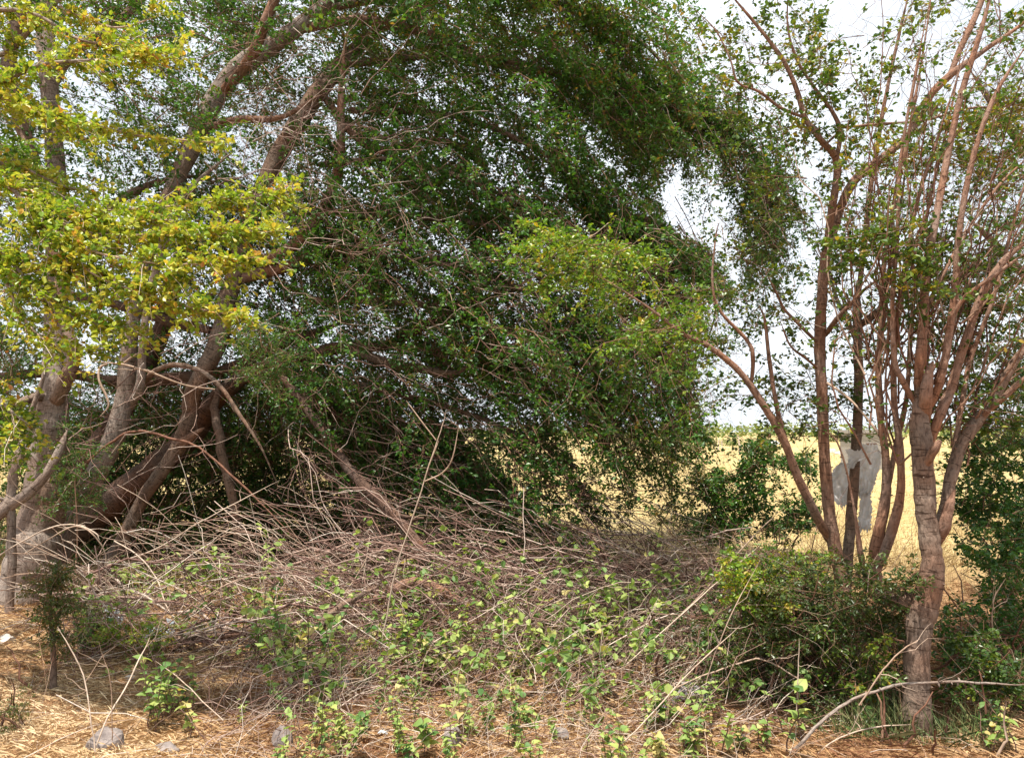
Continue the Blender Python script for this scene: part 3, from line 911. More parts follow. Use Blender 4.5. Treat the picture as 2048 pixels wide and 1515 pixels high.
# dark leafy shoots sprouting among the trunks
for k, (poly, m, dd, px) in enumerate([([(95, 880), (150, 830), (200, 900), (190, 1000), (110, 1010)], 26, (7.2, 7.6), 150),
                                       ([(440, 650), (590, 640), (590, 780), (500, 760), (440, 720)], 26, (6.9, 7.4), 520)]):
    o = thing('leafy_shoot', ['clump of dark small leaves growing against the thick trunk', 'round tuft of small leaves hanging at the end of the brown limb'][k], 'shoot', gbase(px, dd[0]))
    gl, gt = Geo(), Geo()
    p = P(px, [960, 740][k], dd[0])
    b = gbase(px, dd[0])
    if k == 0:
        c = np.stack([b, (b + p) / 2 + [0.05, 0, 0], p])
    else:
        c = np.stack([P(575, 715, 8.4), P(545, 705, 7.8), P(515, 700, 7.2)])
    tubes(gt, smooth_path(c, 4)[None], np.full((1, 9), 0.007), 5)
    branchlets(gl, gt, poly, m, dd, (0.2, -0.2, 0.1), L=(0.2, 0.4), S=8, K=6, size=0.026, sub=(0.08, 0.2), rad=0.004, bare=2, droop=0.2, jit=0.6, ratio=0.4)
    gl.build('foliage', M['leaf_dark'], o, parent_origin(o), False, 'stuff')
    gt.build('stem', M['twig_red'], o, parent_origin(o), True)

# dead wood among the trunks
def deadwood(label, spec, mat, cat='dead branch', group=None, ground=False, sides=9, thorns=0, name='dead_branch', forks=(), twigs=2, wob=0.5):
    w, r = limb_pts(spec, 5)
    o = thing(name, label, cat, (w[0][0], w[0][1], max(0.0, float(w[0][2])) if not ground else float(ground_h(w[0][0], w[0][1]))), group)
    _, w_, r_ = limb('stem', spec, mat, o, sides, 5, to_ground=ground, thorns=thorns, wob=wob)
    for _ in range(twigs):
        i_ = random.randrange(len(w_) // 3, len(w_) - 1)
        gg = Geo()
        t_ = unit(w_[i_ + 1] - w_[i_])
        tubes(gg, curves(w_[i_][None], (t_ + 0.7 * rng.normal(size=3))[None], np.array([random.uniform(0.08, 0.3)]), 6, 0.1, 0.06), r_[i_] * np.linspace(0.6, 0.2, 6)[None], 5, rn=[0.5])
        gg.build('twig', mat, o, parent_origin(o))
    for f in forks:
        limb('side_stem', f, mat, o, 6, 5)
    return o


deadwood('slanting dead pole leaning down from the canopy into the brush pile', [(560, 745, 6.8, 8.0), (610, 815, 8.5, 7.8), (660, 885, 9.78, 7.6), (720, 960, 10.62, 7.3), (785, 1030, 10.2, 7.0), (835, 1085, 9.35, 6.8), (880, 1140, 5.95, 6.7)], M['bark_dark'], ground=False, thorns=12, sides=12)
deadwood('thin upright brown trunk standing behind the brush, left of the pole', [(482, 1110, 9, 8.6), (470, 1010, 9, 8.6), (452, 930, 9, 8.6), (440, 860, 9, 8.6), (434, 815, 8, 8.7), (440, 750, 6, 8.8)], M['bark_brown'], 'dead tree', ground=True, sides=10, name='dead_tree')
deadwood('forked grey dead branch propped against the thick trunk', [(18, 1200, 8, 7.0), (24, 1080, 8, 7.0), (25, 985, 9, 7.0), (35, 920, 9, 7.0), (48, 870, 9, 7.05), (58, 830, 7, 7.1)], M['bark_grey'], ground=True,
         forks=[[(22, 1010, 12, 6.98), (60, 985, 11, 6.95), (95, 945, 9, 6.95), (120, 900, 8, 7.0), (135, 860, 6, 7.05)], [(22, 1000, 13, 6.98), (5, 1020, 13, 6.95), (-40, 1060, 12, 6.9)], [(48, 885, 4, 7), (70, 915, 4, 6.95), (90, 938, 3, 6.95)], [(58, 840, 6, 7.1), (75, 790, 5, 7.1), (95, 730, 3, 7.1)]])
deadwood('curved pale bare twig hanging across the leaning trunk', [(430, 778, 1.4, 7.3), (370, 770, 1.68, 7.2), (310, 748, 2.1, 7.1), (250, 730, 2.1, 7.1), (180, 722, 1.4, 7.1)], M['twig_pale'], 'twig', sides=6,
         forks=[[(215, 727, 2.5, 7.1), (200, 735, 2.5, 7.08), (198, 760, 2.4, 7.05), (212, 790, 2.2, 7.05), (217, 812, 2, 7.05), (200, 832, 1.6, 7.05)], [(245, 728, 2, 7.1), (262, 715, 2, 7.1), (278, 705, 1.5, 7.1)]], name='bare_twig')
deadwood('long arched bare branch crossing the leaning trunks low down', [(150, 960, 1.5, 7.4), (180, 922, 2, 7.35), (230, 882, 2.6, 7.3), (275, 862, 2.6, 7.3), (330, 876, 2.5, 7.25), (390, 895, 2.4, 7.2), (450, 945, 2.2, 7.1), (520, 1010, 2, 7.0), (600, 1090, 1.6, 6.8)], M['twig_red'], sides=7, wob=1.5)

# ------------------------------------------------------------------ near tree with yellow leaves (trunk stands left of the frame)
Yt = thing('yellowing_tree', 'near tree reaching in from the left with yellow green leaf sprays', 'tree', gbase(-420, 4.9))
limb('trunk', [(-420, 1340, 46, 4.9), (-410, 1000, 40, 4.9), (-380, 600, 34, 4.95), (-340, 300, 30, 5.0), (-300, 0, 24, 5.1), (-280, -300, 15, 5.3)], M['bark_grey'], Yt, 12, to_ground=True)
ylimbs = [
    [(-330, 560, 12, 4.95), (-120, 420, 9, 4.7), (0, 372, 6, 4.5), (40, 395, 4.5, 4.45), (70, 440, 3.5, 4.4), (110, 490, 2.5, 4.4)],
    [(0, 372, 4, 4.5), (60, 384, 3, 4.5), (130, 420, 3, 4.5), (240, 420, 2, 4.5), (370, 410, 2, 4.5), (480, 398, 1.6, 4.5), (575, 385, 1, 4.5)],
    [(40, 395, 3, 4.45), (160, 460, 2.5, 4.4), (300, 470, 2, 4.35), (430, 468, 1.5, 4.3), (535, 455, 1, 4.3)],
    [(70, 440, 3, 4.4), (180, 500, 2.5, 4.3), (300, 525, 2, 4.25), (400, 528, 1.5, 4.2), (490, 525, 1, 4.2)],
    [(110, 490, 2.5, 4.4), (200, 555, 2, 4.3), (300, 590, 1.8, 4.25), (370, 612, 1.5, 4.2), (475, 630, 1, 4.15)],
    [(-200, 470, 8, 4.8), (-40, 470, 5, 4.5), (20, 520, 4, 4.4), (80, 590, 3, 4.35), (160, 640, 2, 4.3), (265, 655, 1, 4.3)],
    [(-40, 470, 5, 4.5), (10, 560, 3, 4.4), (50, 640, 2.5, 4.35), (110, 690, 2, 4.3), (210, 698, 1, 4.3)],
    [(-310, 240, 11, 5), (-120, 180, 8, 4.8), (0, 165, 5, 4.6), (80, 130, 4, 4.6), (190, 120, 3, 4.6), (290, 110, 2, 4.6), (370, 100, 1, 4.6)],
    [(-120, 180, 6, 4.8), (0, 195, 4, 4.6), (60, 215, 3, 4.6), (120, 240, 2.5, 4.55), (165, 255, 1.5, 4.5)],
    [(-120, 190, 6, 4.8), (20, 205, 4, 4.9), (140, 235, 3, 4.9), (260, 268, 2.5, 4.9), (360, 280, 2, 4.85), (435, 285, 1, 4.8)],
    [(-300, 120, 9, 5.1), (-120, 90, 7, 5), (0, 110, 5, 4.9), (60, 60, 5, 4.9), (110, 10, 4, 4.9), (150, -50, 3, 4.9)],
    [(110, 10, 3, 4.9), (180, 40, 2.5, 4.85), (240, 55, 2, 4.8), (330, 28, 1, 4.8)],
    [(-300, 100, 9, 5.1), (-60, 30, 6, 4.8), (60, 25, 4, 4.7), (160, 80, 3, 4.7), (260, 90, 1.5, 4.7)],
    [(-320, 640, 8, 4.9), (-150, 690, 6, 4.7), (-20, 780, 4, 4.6), (20, 820, 3, 4.55), (60, 850, 1.5, 4.5)],
    [(-200, 340, 8, 4.9), (-60, 330, 5, 4.7), (30, 330, 3, 4.7), (120, 370, 2, 4.7), (200, 385, 1, 4.7)],
    [(130, 420, 2.5, 4.5), (220, 445, 2, 4.45), (330, 440, 1.5, 4.4), (390, 450, 1, 4.4)],
    [(20, 520, 3, 4.4), (140, 540, 2, 4.4), (260, 565, 1.6, 4.35), (350, 570, 1, 4.3)],
]
gl, gt = Geo(), Geo()
dens = [1.0, 1.25, 1.3, 1.25, 1.15, 1.2, 1.0, 1.2, 1.2, 0.7, 0.5, 0.7, 0.9, 0.8, 1.0, 1.2, 1.2]
tip_leaves = []
for sp, dn in zip(ylimbs, dens):
    o, w, r = limb('branch', sp, M['twig_pale'] if sp[0][2] < 7 else M['bark_grey'], Yt, 8, 6)
    L = np.linalg.norm(np.diff(w, axis=0), axis=1)
    px, py = proj(w)
    inside = (px[:-1] > -150)
    cnt = int(L[inside].sum() * 46 * dn)
    wt_ = L * inside
    cum = np.cumsum(wt_) / wt_.sum()
    u = rng.random(cnt)
    i = np.searchsorted(cum, u)
    i = np.minimum(i, len(w) - 2)
    fr = rng.random(cnt)[:, None]
    pos = w[i] * (1 - fr) + w[i + 1] * fr
    tan = unit(w[i + 1] - w[i])
    sd = unit(rng.normal(size=(cnt, 3)) * [1, 1.2, 0.8])
    c = curves(pos, unit(0.9 * tan + 0.75 * sd + UP * 0.08), rng.uniform(0.06, 0.28, cnt), 4, 0.3, 0.06)
    tubes(gt, c, np.linspace(0.0022, 0.001, 4)[None] * np.ones((cnt, 1)), 3)
    leafy(gl, c, 6, 0.033, 0.026, 4, 0.6, False, 0.95, rbias=0.0)
    tip_leaves.append((c[:, -1], unit(c[:, -1] - c[:, -2])))
gl.build('crown', M['leaf_yellow'], Yt, parent_origin(Yt), False, 'stuff')
# crown above and left of the frame (shades the near ground)
gl = Geo()
branchlets(gl, gt, [(-700, -500), (60, -500), (100, -120), (-120, 200), (-200, 500), (-700, 500)], 18, (4.4, 6.2), (0.6, 0, -0.1), S=8, K=5, size=0.045, rad=0.004, bare=2)
# greener tuft left
branchlets(gl, gt, [(-40, 270), (70, 290), (60, 350), (-40, 350)], 9, (5.0, 5.6), (0.5, 0, -0.2), L=(0.3, 0.5), S=8, K=7, size=0.034, sub=(0.1, 0.2), rad=0.003, bare=1)
branchlets(gl, gt, [(-40, 800), (50, 790), (40, 850), (-40, 860)], 8, (4.6, 4.9), (0.5, 0, -0.2), L=(0.25, 0.4), S=8, K=6, size=0.034, sub=(0.08, 0.18), rad=0.003, bare=1)
gl.build('green_crown', M['leaf_mid'], Yt, parent_origin(Yt), False, 'stuff')
gt.build('twigs', M['twig_pale'], Yt, parent_origin(Yt), True, 'stuff')
# single large leaves at the shoot tips, picked apart one by one
tp = np.concatenate([a for a, b in tip_leaves])
td = np.concatenate([b for a, b in tip_leaves])
px, py = proj(tp)
ok = np.where((px > 0) & (py > 0) & (px < 600))[0]
rng.shuffle(ok)
proto = []
for k in range(5):
    gg = Geo()
    leaves(gg, np.zeros((1, 3)), np.array([[1.0, 0, 0]]), np.array([[0, 0, 1.0]]), np.array([1.0]), 0.62, np.array([0.15 + 0.18 * k]))
    proto.append(gg.build('leaf', M['leaf_yellow'], None, None, False, link=False).data)
for k in ok[:220]:
    o = bpy.data.objects.new('leaf', proto[random.randrange(5)])
    o.parent = Yt
    dv = Vector(unit(td[k] + 0.7 * rng.normal(size=3)))
    o.rotation_mode = 'QUATERNION'
    o.rotation_quaternion = dv.to_track_quat('X', 'Z')
    o.location = Vector(tp[k]) - Yt.location
    s = random.uniform(0.036, 0.052)
    o.scale = (s, s, s)
    C.objects.link(o)

# ------------------------------------------------------------------ slim multi-stem tree, right of centre
T = thing('slim_tree', 'slim brown stem with two pale side stems fanning left, white plastic behind', 'tree', gbase(1700, 5.4))
limb('trunk', [(1702, 1300, 12.58, 5.4), (1688, 1180, 12.58, 5.4), (1668, 1090, 12.58, 5.4), (1657, 1000, 11.47, 5.4), (1649, 900, 10.73, 5.4), (1646, 800, 10.73, 5.4), (1641, 690, 11.1, 5.4), (1644, 600, 10.36, 5.4), (1652, 510, 9.99, 5.4),
               (1668, 450, 9.62, 5.4), (1685, 400, 8.88, 5.4), (1712, 355, 8.88, 5.4), (1768, 312, 8.14, 5.4), (1815, 270, 7.77, 5.4), (1850, 205, 7.77, 5.4), (1900, 150, 7.4, 5.4), (1970, 100, 6.66, 5.4), (2060, 35, 5.92, 5.4), (2200, -100, 3.7, 5.4)], M['bark_red'], T, 14, to_ground=True, thorns=70, stub_r=0.006)
limb('branch', [(1652, 510, 10, 5.38), (1664, 420, 8, 5.3), (1672, 325, 7.5, 5.25), (1640, 280, 6.5, 5.2), (1608, 235, 6, 5.2), (1592, 180, 5, 5.2), (1565, 120, 4.5, 5.2), (1520, 60, 3.5, 5.2), (1470, 0, 2.5, 5.2), (1420, -60, 1.5, 5.2)], M['bark_red'], T, 9, thorns=14)
limb('branch', [(1672, 330, 6, 5.25), (1680, 262, 5, 5.3), (1660, 215, 4, 5.3), (1625, 170, 3.4, 5.3), (1590, 110, 2.8, 5.3), (1575, 40, 2, 5.3), (1580, -60, 1.4, 5.3)], M['bark_red'], T, 7, thorns=8)
limb('branch', [(1608, 235, 4, 5.2), (1560, 215, 3.5, 5.15), (1520, 185, 3, 5.1), (1475, 165, 2.5, 5.1), (1460, 120, 2, 5.1), (1430, 60, 1.6, 5.1), (1380, 10, 1.2, 5.1)], M['bark_red'], T, 7, thorns=8)
limb('branch', [(1682, 255, 3.5, 5.3), (1760, 248, 3, 5.2), (1850, 240, 2.5, 5.1), (1950, 215, 2, 5.1), (2060, 220, 1.5, 5.1)], M['bark_red'], T, 7, thorns=6)
limb('branch', [(1640, 300, 3, 5.2), (1680, 262, 3, 5.2)], M['bark_red'], T, 6)
limb('branch', [(1900, 150, 7, 5.4), (1925, 90, 6.5, 5.45), (1960, 10, 6, 5.5), (2000, -120, 4, 5.5)], M['bark_red'], T, 8, thorns=6)
limb('branch', [(1660, 1080, 9.75, 5.38), (1630, 1025, 9.0, 5.3), (1595, 955, 8.25, 5.25), (1566, 880, 7.88, 5.2), (1535, 825, 7.5, 5.2), (1500, 772, 6.75, 5.2), (1462, 728, 6.0, 5.2), (1410, 690, 5.25, 5.2), (1365, 668, 4.12, 5.2), (1320, 632, 3.0, 5.2), (1260, 590, 2.25, 5.2), (1180, 540, 1.5, 5.2)], M['bark_red'], T, 12, thorns=40, stub_r=0.005)
limb('branch', [(1652, 1060, 6.75, 5.35), (1618, 1000, 6.0, 5.3), (1590, 930, 5.62, 5.3), (1566, 860, 5.25, 5.3), (1550, 790, 4.5, 5.3), (1538, 715, 4.12, 5.3), (1530, 640, 3.38, 5.3), (1515, 605, 2.25, 5.3)], M['bark_red'], T, 9, thorns=20, stub_r=0.004)
limb('branch', [(1502, 775, 5, 5.2), (1507, 715, 4.5, 5.15), (1495, 680, 4, 5.15), (1440, 620, 3, 5.15), (1425, 560, 2.5, 5.15), (1432, 470, 1.6, 5.15), (1440, 440, 1, 5.15)], M['bark_red'], T, 7, thorns=8)
limb('branch', [(1650, 670, 7, 5.4), (1672, 640, 5.5, 5.2), (1700, 610, 4, 5.1), (1740, 570, 3, 5.05), (1800, 540, 2, 5.0)], M['bark_red'], T, 7, thorns=4)
limb('branch', [(1640, 690, 4, 5.4), (1610, 660, 3.5, 5.3), (1570, 620, 3, 5.3), (1555, 590, 2.4, 5.3), (1530, 540, 1.6, 5.3)], M['bark_red'], T, 6, thorns=4)
limb('branch', [(1640, 740, 3, 5.4), (1610, 715, 2.6, 5.3), (1580, 690, 2.2, 5.2), (1560, 640, 1.5, 5.2)], M['bark_red'], T, 6)
limb('branch', [(1646, 760, 3, 5.4), (1690, 790, 2.6, 5.2), (1720, 820, 2, 5.1), (1760, 870, 2.8, 5.0), (1790, 905, 2, 4.95)], M['twig_pale'], T, 6)
gl, gt = Geo(), Geo()
# leaves on the left-hand fan, their sunlit look put into a lighter green
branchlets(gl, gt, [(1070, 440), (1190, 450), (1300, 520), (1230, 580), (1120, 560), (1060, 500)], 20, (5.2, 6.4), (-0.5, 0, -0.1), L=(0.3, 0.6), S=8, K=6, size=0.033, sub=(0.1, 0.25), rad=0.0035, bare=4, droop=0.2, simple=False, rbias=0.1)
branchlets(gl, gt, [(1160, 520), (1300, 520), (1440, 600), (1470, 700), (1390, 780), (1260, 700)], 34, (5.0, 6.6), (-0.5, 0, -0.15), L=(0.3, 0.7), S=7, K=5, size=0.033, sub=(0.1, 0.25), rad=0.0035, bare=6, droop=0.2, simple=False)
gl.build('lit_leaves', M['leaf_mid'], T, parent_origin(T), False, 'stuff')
gl = Geo()
branchlets(gl, gt, [(1470, -80), (1600, -80), (1660, 60), (1640, 260), (1580, 330), (1470, 230), (1440, 60)], 25, (5.0, 6.0), (-0.3, 0, 0.4), L=(0.4, 0.8), S=6, K=5, size=0.034, sub=(0.1, 0.25), rad=0.003, rbias=0.1, bare=9, droop=0.15, simple=False)
branchlets(gl, gt, [(1600, 60), (1760, 80), (1790, 300), (1680, 340), (1610, 300)], 15, (5.0, 6.0), (0.2, 0, 0.5), L=(0.3, 0.7), S=6, K=5, size=0.034, sub=(0.1, 0.2), rad=0.003, rbias=0.1, bare=10, droop=0.1, simple=False)
branchlets(gl, gt, [(1440, 300), (1650, 330), (1640, 480), (1560, 600), (1470, 640)], 22, (5.0, 6.0), (-0.4, 0, 0.4), L=(0.3, 0.7), S=6, K=4, size=0.033, sub=(0.08, 0.2), rad=0.003, bare=6, droop=0.1, simple=False, thin=0.3)
branchlets(gl, gt, [(1400, 600), (1640, 560), (1650, 880), (1560, 870), (1440, 800)], 38, (5.1, 6.2), (-0.4, 0, 0.1), L=(0.3, 0.7), S=6, K=4, size=0.033, sub=(0.08, 0.2), rad=0.003, bare=5, droop=0.1, simple=False, thin=0.3)
branchlets(gl, gt, [(1640, 330), (1880, 200), (2060, 200), (2060, 300), (1800, 340), (1660, 440)], 22, (4.8, 5.8), (0.5, 0, 0.1), L=(0.3, 0.7), S=7, K=5, size=0.034, sub=(0.08, 0.2), rad=0.003, bare=4, droop=0.1, simple=False, rbias=0.25)
gl.build('crown', M['leaf_right'], T, parent_origin(T), False, 'stuff')
gt.build('twigs', M['twig_red'], T, parent_origin(T), True, 'stuff')

# ------------------------------------------------------------------ grey pole-like stem behind the slim tree
K_ = thing('bare_stem_tree', 'straight grey stem with bark peeled orange, holding the torn plastic', 'tree', gbase(1690, 5.75))
limb('trunk', [(1688, 1240, 11.2, 5.75), (1694, 1130, 10.5, 5.75), (1702, 1040, 10.15, 5.75), (1710, 950, 9.8, 5.75), (1715, 860, 9.45, 5.75), (1717, 770, 9.1, 5.75), (1716, 680, 9.1, 5.75), (1714, 600, 8.4, 5.75), (1715, 560, 5.6, 5.75)], M['bark_brown'], K_, 12, to_ground=True, thorns=24, stub_r=0.006)
limb('branch', [(1720, 650, 9, 5.75), (1742, 635, 8, 5.7), (1765, 612, 7, 5.65), (1775, 560, 5, 5.6), (1800, 420, 3, 5.6), (1820, 260, 2, 5.6)], M['bark_brown'], K_, 8)
limb('branch', [(1712, 680, 6, 5.75), (1695, 640, 5, 5.7), (1675, 600, 4, 5.7), (1660, 550, 3, 5.7), (1630, 480, 2, 5.7)], M['bark_grey'], K_, 7)
limb('branch', [(1716, 590, 7, 5.75), (1730, 480, 6, 5.8), (1745, 350, 5, 5.8), (1770, 200, 4, 5.8), (1800, 60, 3, 5.8), (1830, -60, 2, 5.8)], M['bark_red'], K_, 7, thorns=6)
gl, gt = Geo(), Geo()
branchlets(gl, gt, [(1640, 420), (1800, 380), (1810, 700), (1750, 830), (1650, 830)], 44, (5.5, 6.4), (0.1, 0, 0.4), L=(0.3, 0.7), S=6, K=4, size=0.033, sub=(0.08, 0.2), rad=0.003, bare=5, droop=0.1, simple=False, thin=0.3)
gl.build('crown', M['leaf_right'], K_, parent_origin(K_), False, 'stuff')
gt.build('twigs', M['twig_red'], K_, parent_origin(K_), True, 'stuff')

# ------------------------------------------------------------------ the right-hand coppiced tree
R = thing('coppiced_tree', 'many stemmed tree at the right with a short forked trunk and cut stubs', 'tree', gbase(1838, 4.35))
limb('trunk', [(1834, 1440, 28.71, 4.35), (1837, 1370, 24.36, 4.35), (1841, 1290, 23.49, 4.35), (1850, 1230, 26.1, 4.35), (1861, 1180, 24.36, 4.35), (1864, 1120, 20.01, 4.36), (1856, 1070, 19.14, 4.38), (1849, 1000, 19.57, 4.4), (1846, 920, 20.01, 4.4), (1842, 860, 20.01, 4.4), (1840, 800, 16.53, 4.42), (1838, 760, 10.44, 4.42)], M['bark_trunk'], R, 20, to_ground=True, thorns=40, stub_r=0.007)
limb('broken_stub', [(1848, 850, 14, 4.42), (1852, 800, 13, 4.36), (1857, 755, 10, 4.36), (1862, 735, 6, 4.36), (1866, 722, 2, 4.36)], M['bark_red'], R, 10)
limb('broken_stub', [(1866, 1095, 14, 4.4), (1886, 1050, 12, 4.36), (1896, 1015, 10, 4.35), (1903, 995, 6, 4.35), (1910, 978, 1.5, 4.35)], M['bark_red'], R, 10)
limb('broken_stub', [(1852, 930, 10, 4.34), (1868, 900, 9, 4.3), (1880, 880, 5, 4.28)], M['bark_red'], R, 8)
stems = [
    [(1838, 830, 16, 4.42), (1838, 740, 14, 4.42), (1846, 640, 13.5, 4.42), (1852, 540, 13, 4.42), (1872, 430, 11, 4.45), (1895, 310, 10, 4.5), (1925, 180, 9, 4.5), (1965, 50, 8, 4.5), (2000, -80, 6, 4.5)],
    [(1850, 830, 14, 4.42), (1880, 760, 12, 4.4), (1898, 660, 11, 4.4), (1910, 560, 10, 4.4), (1920, 450, 9, 4.4), (1945, 320, 8, 4.4), (1990, 190, 7, 4.4), (2060, 80, 6, 4.4)],
    [(1855, 900, 14, 4.42), (1880, 830, 15, 4.45), (1905, 770, 14, 4.5), (1930, 690, 13, 4.5), (1965, 590, 12, 4.5), (2010, 520, 11, 4.5), (2070, 470, 10, 4.5)],
    [(1832, 810, 10, 4.42), (1805, 760, 9.5, 4.4), (1790, 720, 8, 4.4), (1785, 600, 7, 4.4), (1795, 470, 6, 4.4), (1800, 330, 5, 4.4), (1830, 150, 4, 4.4), (1860, 0, 3, 4.4)],
    [(1862, 1080, 22, 4.4), (1893, 1010, 18, 4.5), (1900, 960, 18, 4.55), (1920, 890, 18, 4.6), (1955, 840, 17, 4.6), (1990, 790, 15, 4.6), (2030, 720, 14, 4.6), (2080, 660, 12, 4.6)],
    [(1955, 840, 10, 4.58), (2000, 800, 9, 4.5), (2060, 745, 8, 4.45)],
    [(1895, 660, 7, 4.4), (1925, 600, 6, 4.35), (1975, 560, 5.5, 4.3), (2060, 500, 4.5, 4.3)],
    [(1846, 640, 7, 4.42), (1880, 560, 6, 4.5), (1930, 470, 5, 4.6), (1990, 380, 4.5, 4.6), (2060, 310, 4, 4.6)],
    [(1905, 930, 9, 4.6), (1920, 830, 8, 4.65), (1940, 720, 7, 4.7), (1985, 600, 6, 4.7), (2020, 470, 5, 4.7), (2060, 330, 4, 4.7)],
]
for k, s in enumerate(stems):
    s = [(a, b, c * 0.66, d) for a, b, c, d in s]
    limb('stem', s, M['bark_red'] if k != 4 else M['bark_brown'], R, 12, thorns=16, stub_r=0.005)
limb('side_limb', [(1862, 1215, 26, 4.36), (1815, 1205, 20, 4.45), (1780, 1192, 18, 4.6), (1752, 1175, 20, 4.75), (1742, 1140, 17, 4.8)], M['bark_trunk'], R, 12, thorns=8)
lst = [
    [(1742, 1160, 17, 4.8), (1752, 1080, 17, 4.8), (1768, 1000, 14.5, 4.8), (1770, 920, 11, 4.8), (1760, 830, 10, 4.8), (1756, 740, 9, 4.8), (1762, 640, 8, 4.8), (1768, 520, 7, 4.8), (1790, 400, 6, 4.8), (1820, 250, 5, 4.8), (1850, 80, 4, 4.8), (1870, -60, 3, 4.8)],
    [(1748, 1150, 16, 4.78), (1782, 1065, 15, 4.75), (1800, 990, 12, 4.75), (1800, 900, 10, 4.75), (1788, 800, 9, 4.75), (1790, 690, 8, 4.75), (1810, 560, 7, 4.75), (1830, 420, 6, 4.75), (1880, 260, 5, 4.75), (1940, 80, 4, 4.75)],
    [(1772, 1000, 9, 4.82), (1790, 900, 8, 4.85), (1812, 800, 7, 4.9), (1820, 690, 6.5, 4.9), (1832, 560, 6, 4.9), (1860, 400, 5, 4.9), (1900, 230, 4, 4.9), (1930, 60, 3, 4.9)],
    [(1738, 1165, 12, 4.8), (1722, 1110, 9, 4.75), (1715, 1060, 6, 4.75), (1705, 1000, 3.4, 4.75), (1690, 930, 3, 4.75), (1672, 880, 2.6, 4.75), (1650, 862, 2, 4.75)],
]
for s in lst:
    s = [(a, b, c * 0.68, d) for a, b, c, d in s]
    limb('stem', s, M['bark_red'], R, 12, thorns=22, stub_r=0.005)
gl, gt = Geo(), Geo()
# many thin whips rising from the cut stubs
m = 62
x0 = rng.choice([1750, 1770, 1790, 1800, 1840, 1870, 1900, 1930], m) + rng.normal(size=m) * 12
y0 = rng.uniform(640, 940, m)
p0 = P(x0, y0, rng.uniform(4.4, 5.0, m))
dirs = np.stack([(x0 - 1790) / 300 + 0.22 * rng.normal(size=m), 0.15 * rng.normal(size=m), np.ones(m)], -1)
wc = curves(p0, dirs + np.array([0.1, 0, 0]) + 0.12 * rng.normal(size=(m, 3)), rng.uniform(0.8, 2.4, m), 11, 0.0, 0.026)
tubes(gt, wc, np.linspace(0.0065, 0.002, 11)[None] * np.ones((m, 1)), 5)
t = rng.random((m, 11))
pos, tan = along(wc, t)
tw = curves(pos.reshape(-1, 3), (tan + 0.7 * rng.normal(size=tan.shape)).reshape(-1, 3), rng.uniform(0.1, 0.5, m * 11), 5, 0.05, 0.06)
tubes(gt, tw, np.linspace(0.0026, 0.0012, 5)[None] * np.ones((len(tw), 1)), 3)
leafy(gl, tw, 4, 0.032, 0.025, 3, 0.55, False, 0.6, thin=0.5)
branchlets(gl, gt, [(1780, -60), (2060, -60), (2060, 480), (1900, 480), (1760, 300)], 36, (4.5, 6.0), (0.3, 0, 0.5), L=(0.3, 0.8), S=6, K=4, size=0.033, sub=(0.08, 0.2), rad=0.003, rbias=0.1, bare=12, droop=0.1, simple=False, thin=0.3)
branchlets(gl, gt, [(1860, 480), (2060, 400), (2060, 870), (1940, 860), (1860, 700)], 60, (4.7, 6.4), (0.4, 0, 0.3), L=(0.3, 0.8), S=7, K=5, size=0.033, sub=(0.08, 0.2), rad=0.003, bare=5, droop=0.1, simple=False, rbias=-0.15)
branchlets(gl, gt, [(1690, 440), (1880, 440), (1860, 620), (1690, 620)], 12, (4.1, 4.5), (0.3, 0, 0.2), L=(0.25, 0.5), S=6, K=5, size=0.034, sub=(0.06, 0.15), rad=0.0025, bare=3, droop=0.1, simple=False, rbias=0.12)
gl.build('crown', M['leaf_right'], R, parent_origin(R), False, 'stuff')
gt.build('twigs', M['twig_red'], R, parent_origin(R), True, 'stuff')

# dark tree behind at the right edge
Q = thing('edge_tree', 'dark leafy tree behind the many stemmed tree, cut off by the right edge', 'tree', gbase(2230, 7.6))
limb('trunk', [(2230, 1180, 30, 7.6), (2220, 900, 26, 7.6), (2180, 600, 22, 7.6), (2150, 300, 17, 7.6), (2120, 0, 12, 7.6), (2100, -300, 6, 7.6)], M['bark_brown'], Q, 12, to_ground=True)
limb('branch', [(2205, 760, 12, 7.6), (2120, 640, 10, 7.4), (2020, 520, 8, 7.2), (1930, 430, 5, 7.1)], M['bark_brown'], Q, 8)
limb('branch', [(2170, 480, 12, 7.6), (2080, 340, 10, 7.4), (2000, 230, 7, 7.3), (1940, 140, 4, 7.2)], M['bark_brown'], Q, 8)
gl, gt = Geo(), Geo()
branchlets(gl, gt, [(1980, 60), (2200, -60), (2200, 860), (2000, 860), (1930, 760), (1960, 560), (1920, 420), (1990, 200)], 75, (6.8, 8.6), (-0.4, 0, 0.1), S=8, K=5, size=0.04, bare=4, droop=0.3)
gl.build('crown', M['leaf_dark'], Q, parent_origin(Q), False, 'stuff')
gt.build('twigs', M['twig_red'], Q, parent_origin(Q), True, 'stuff')

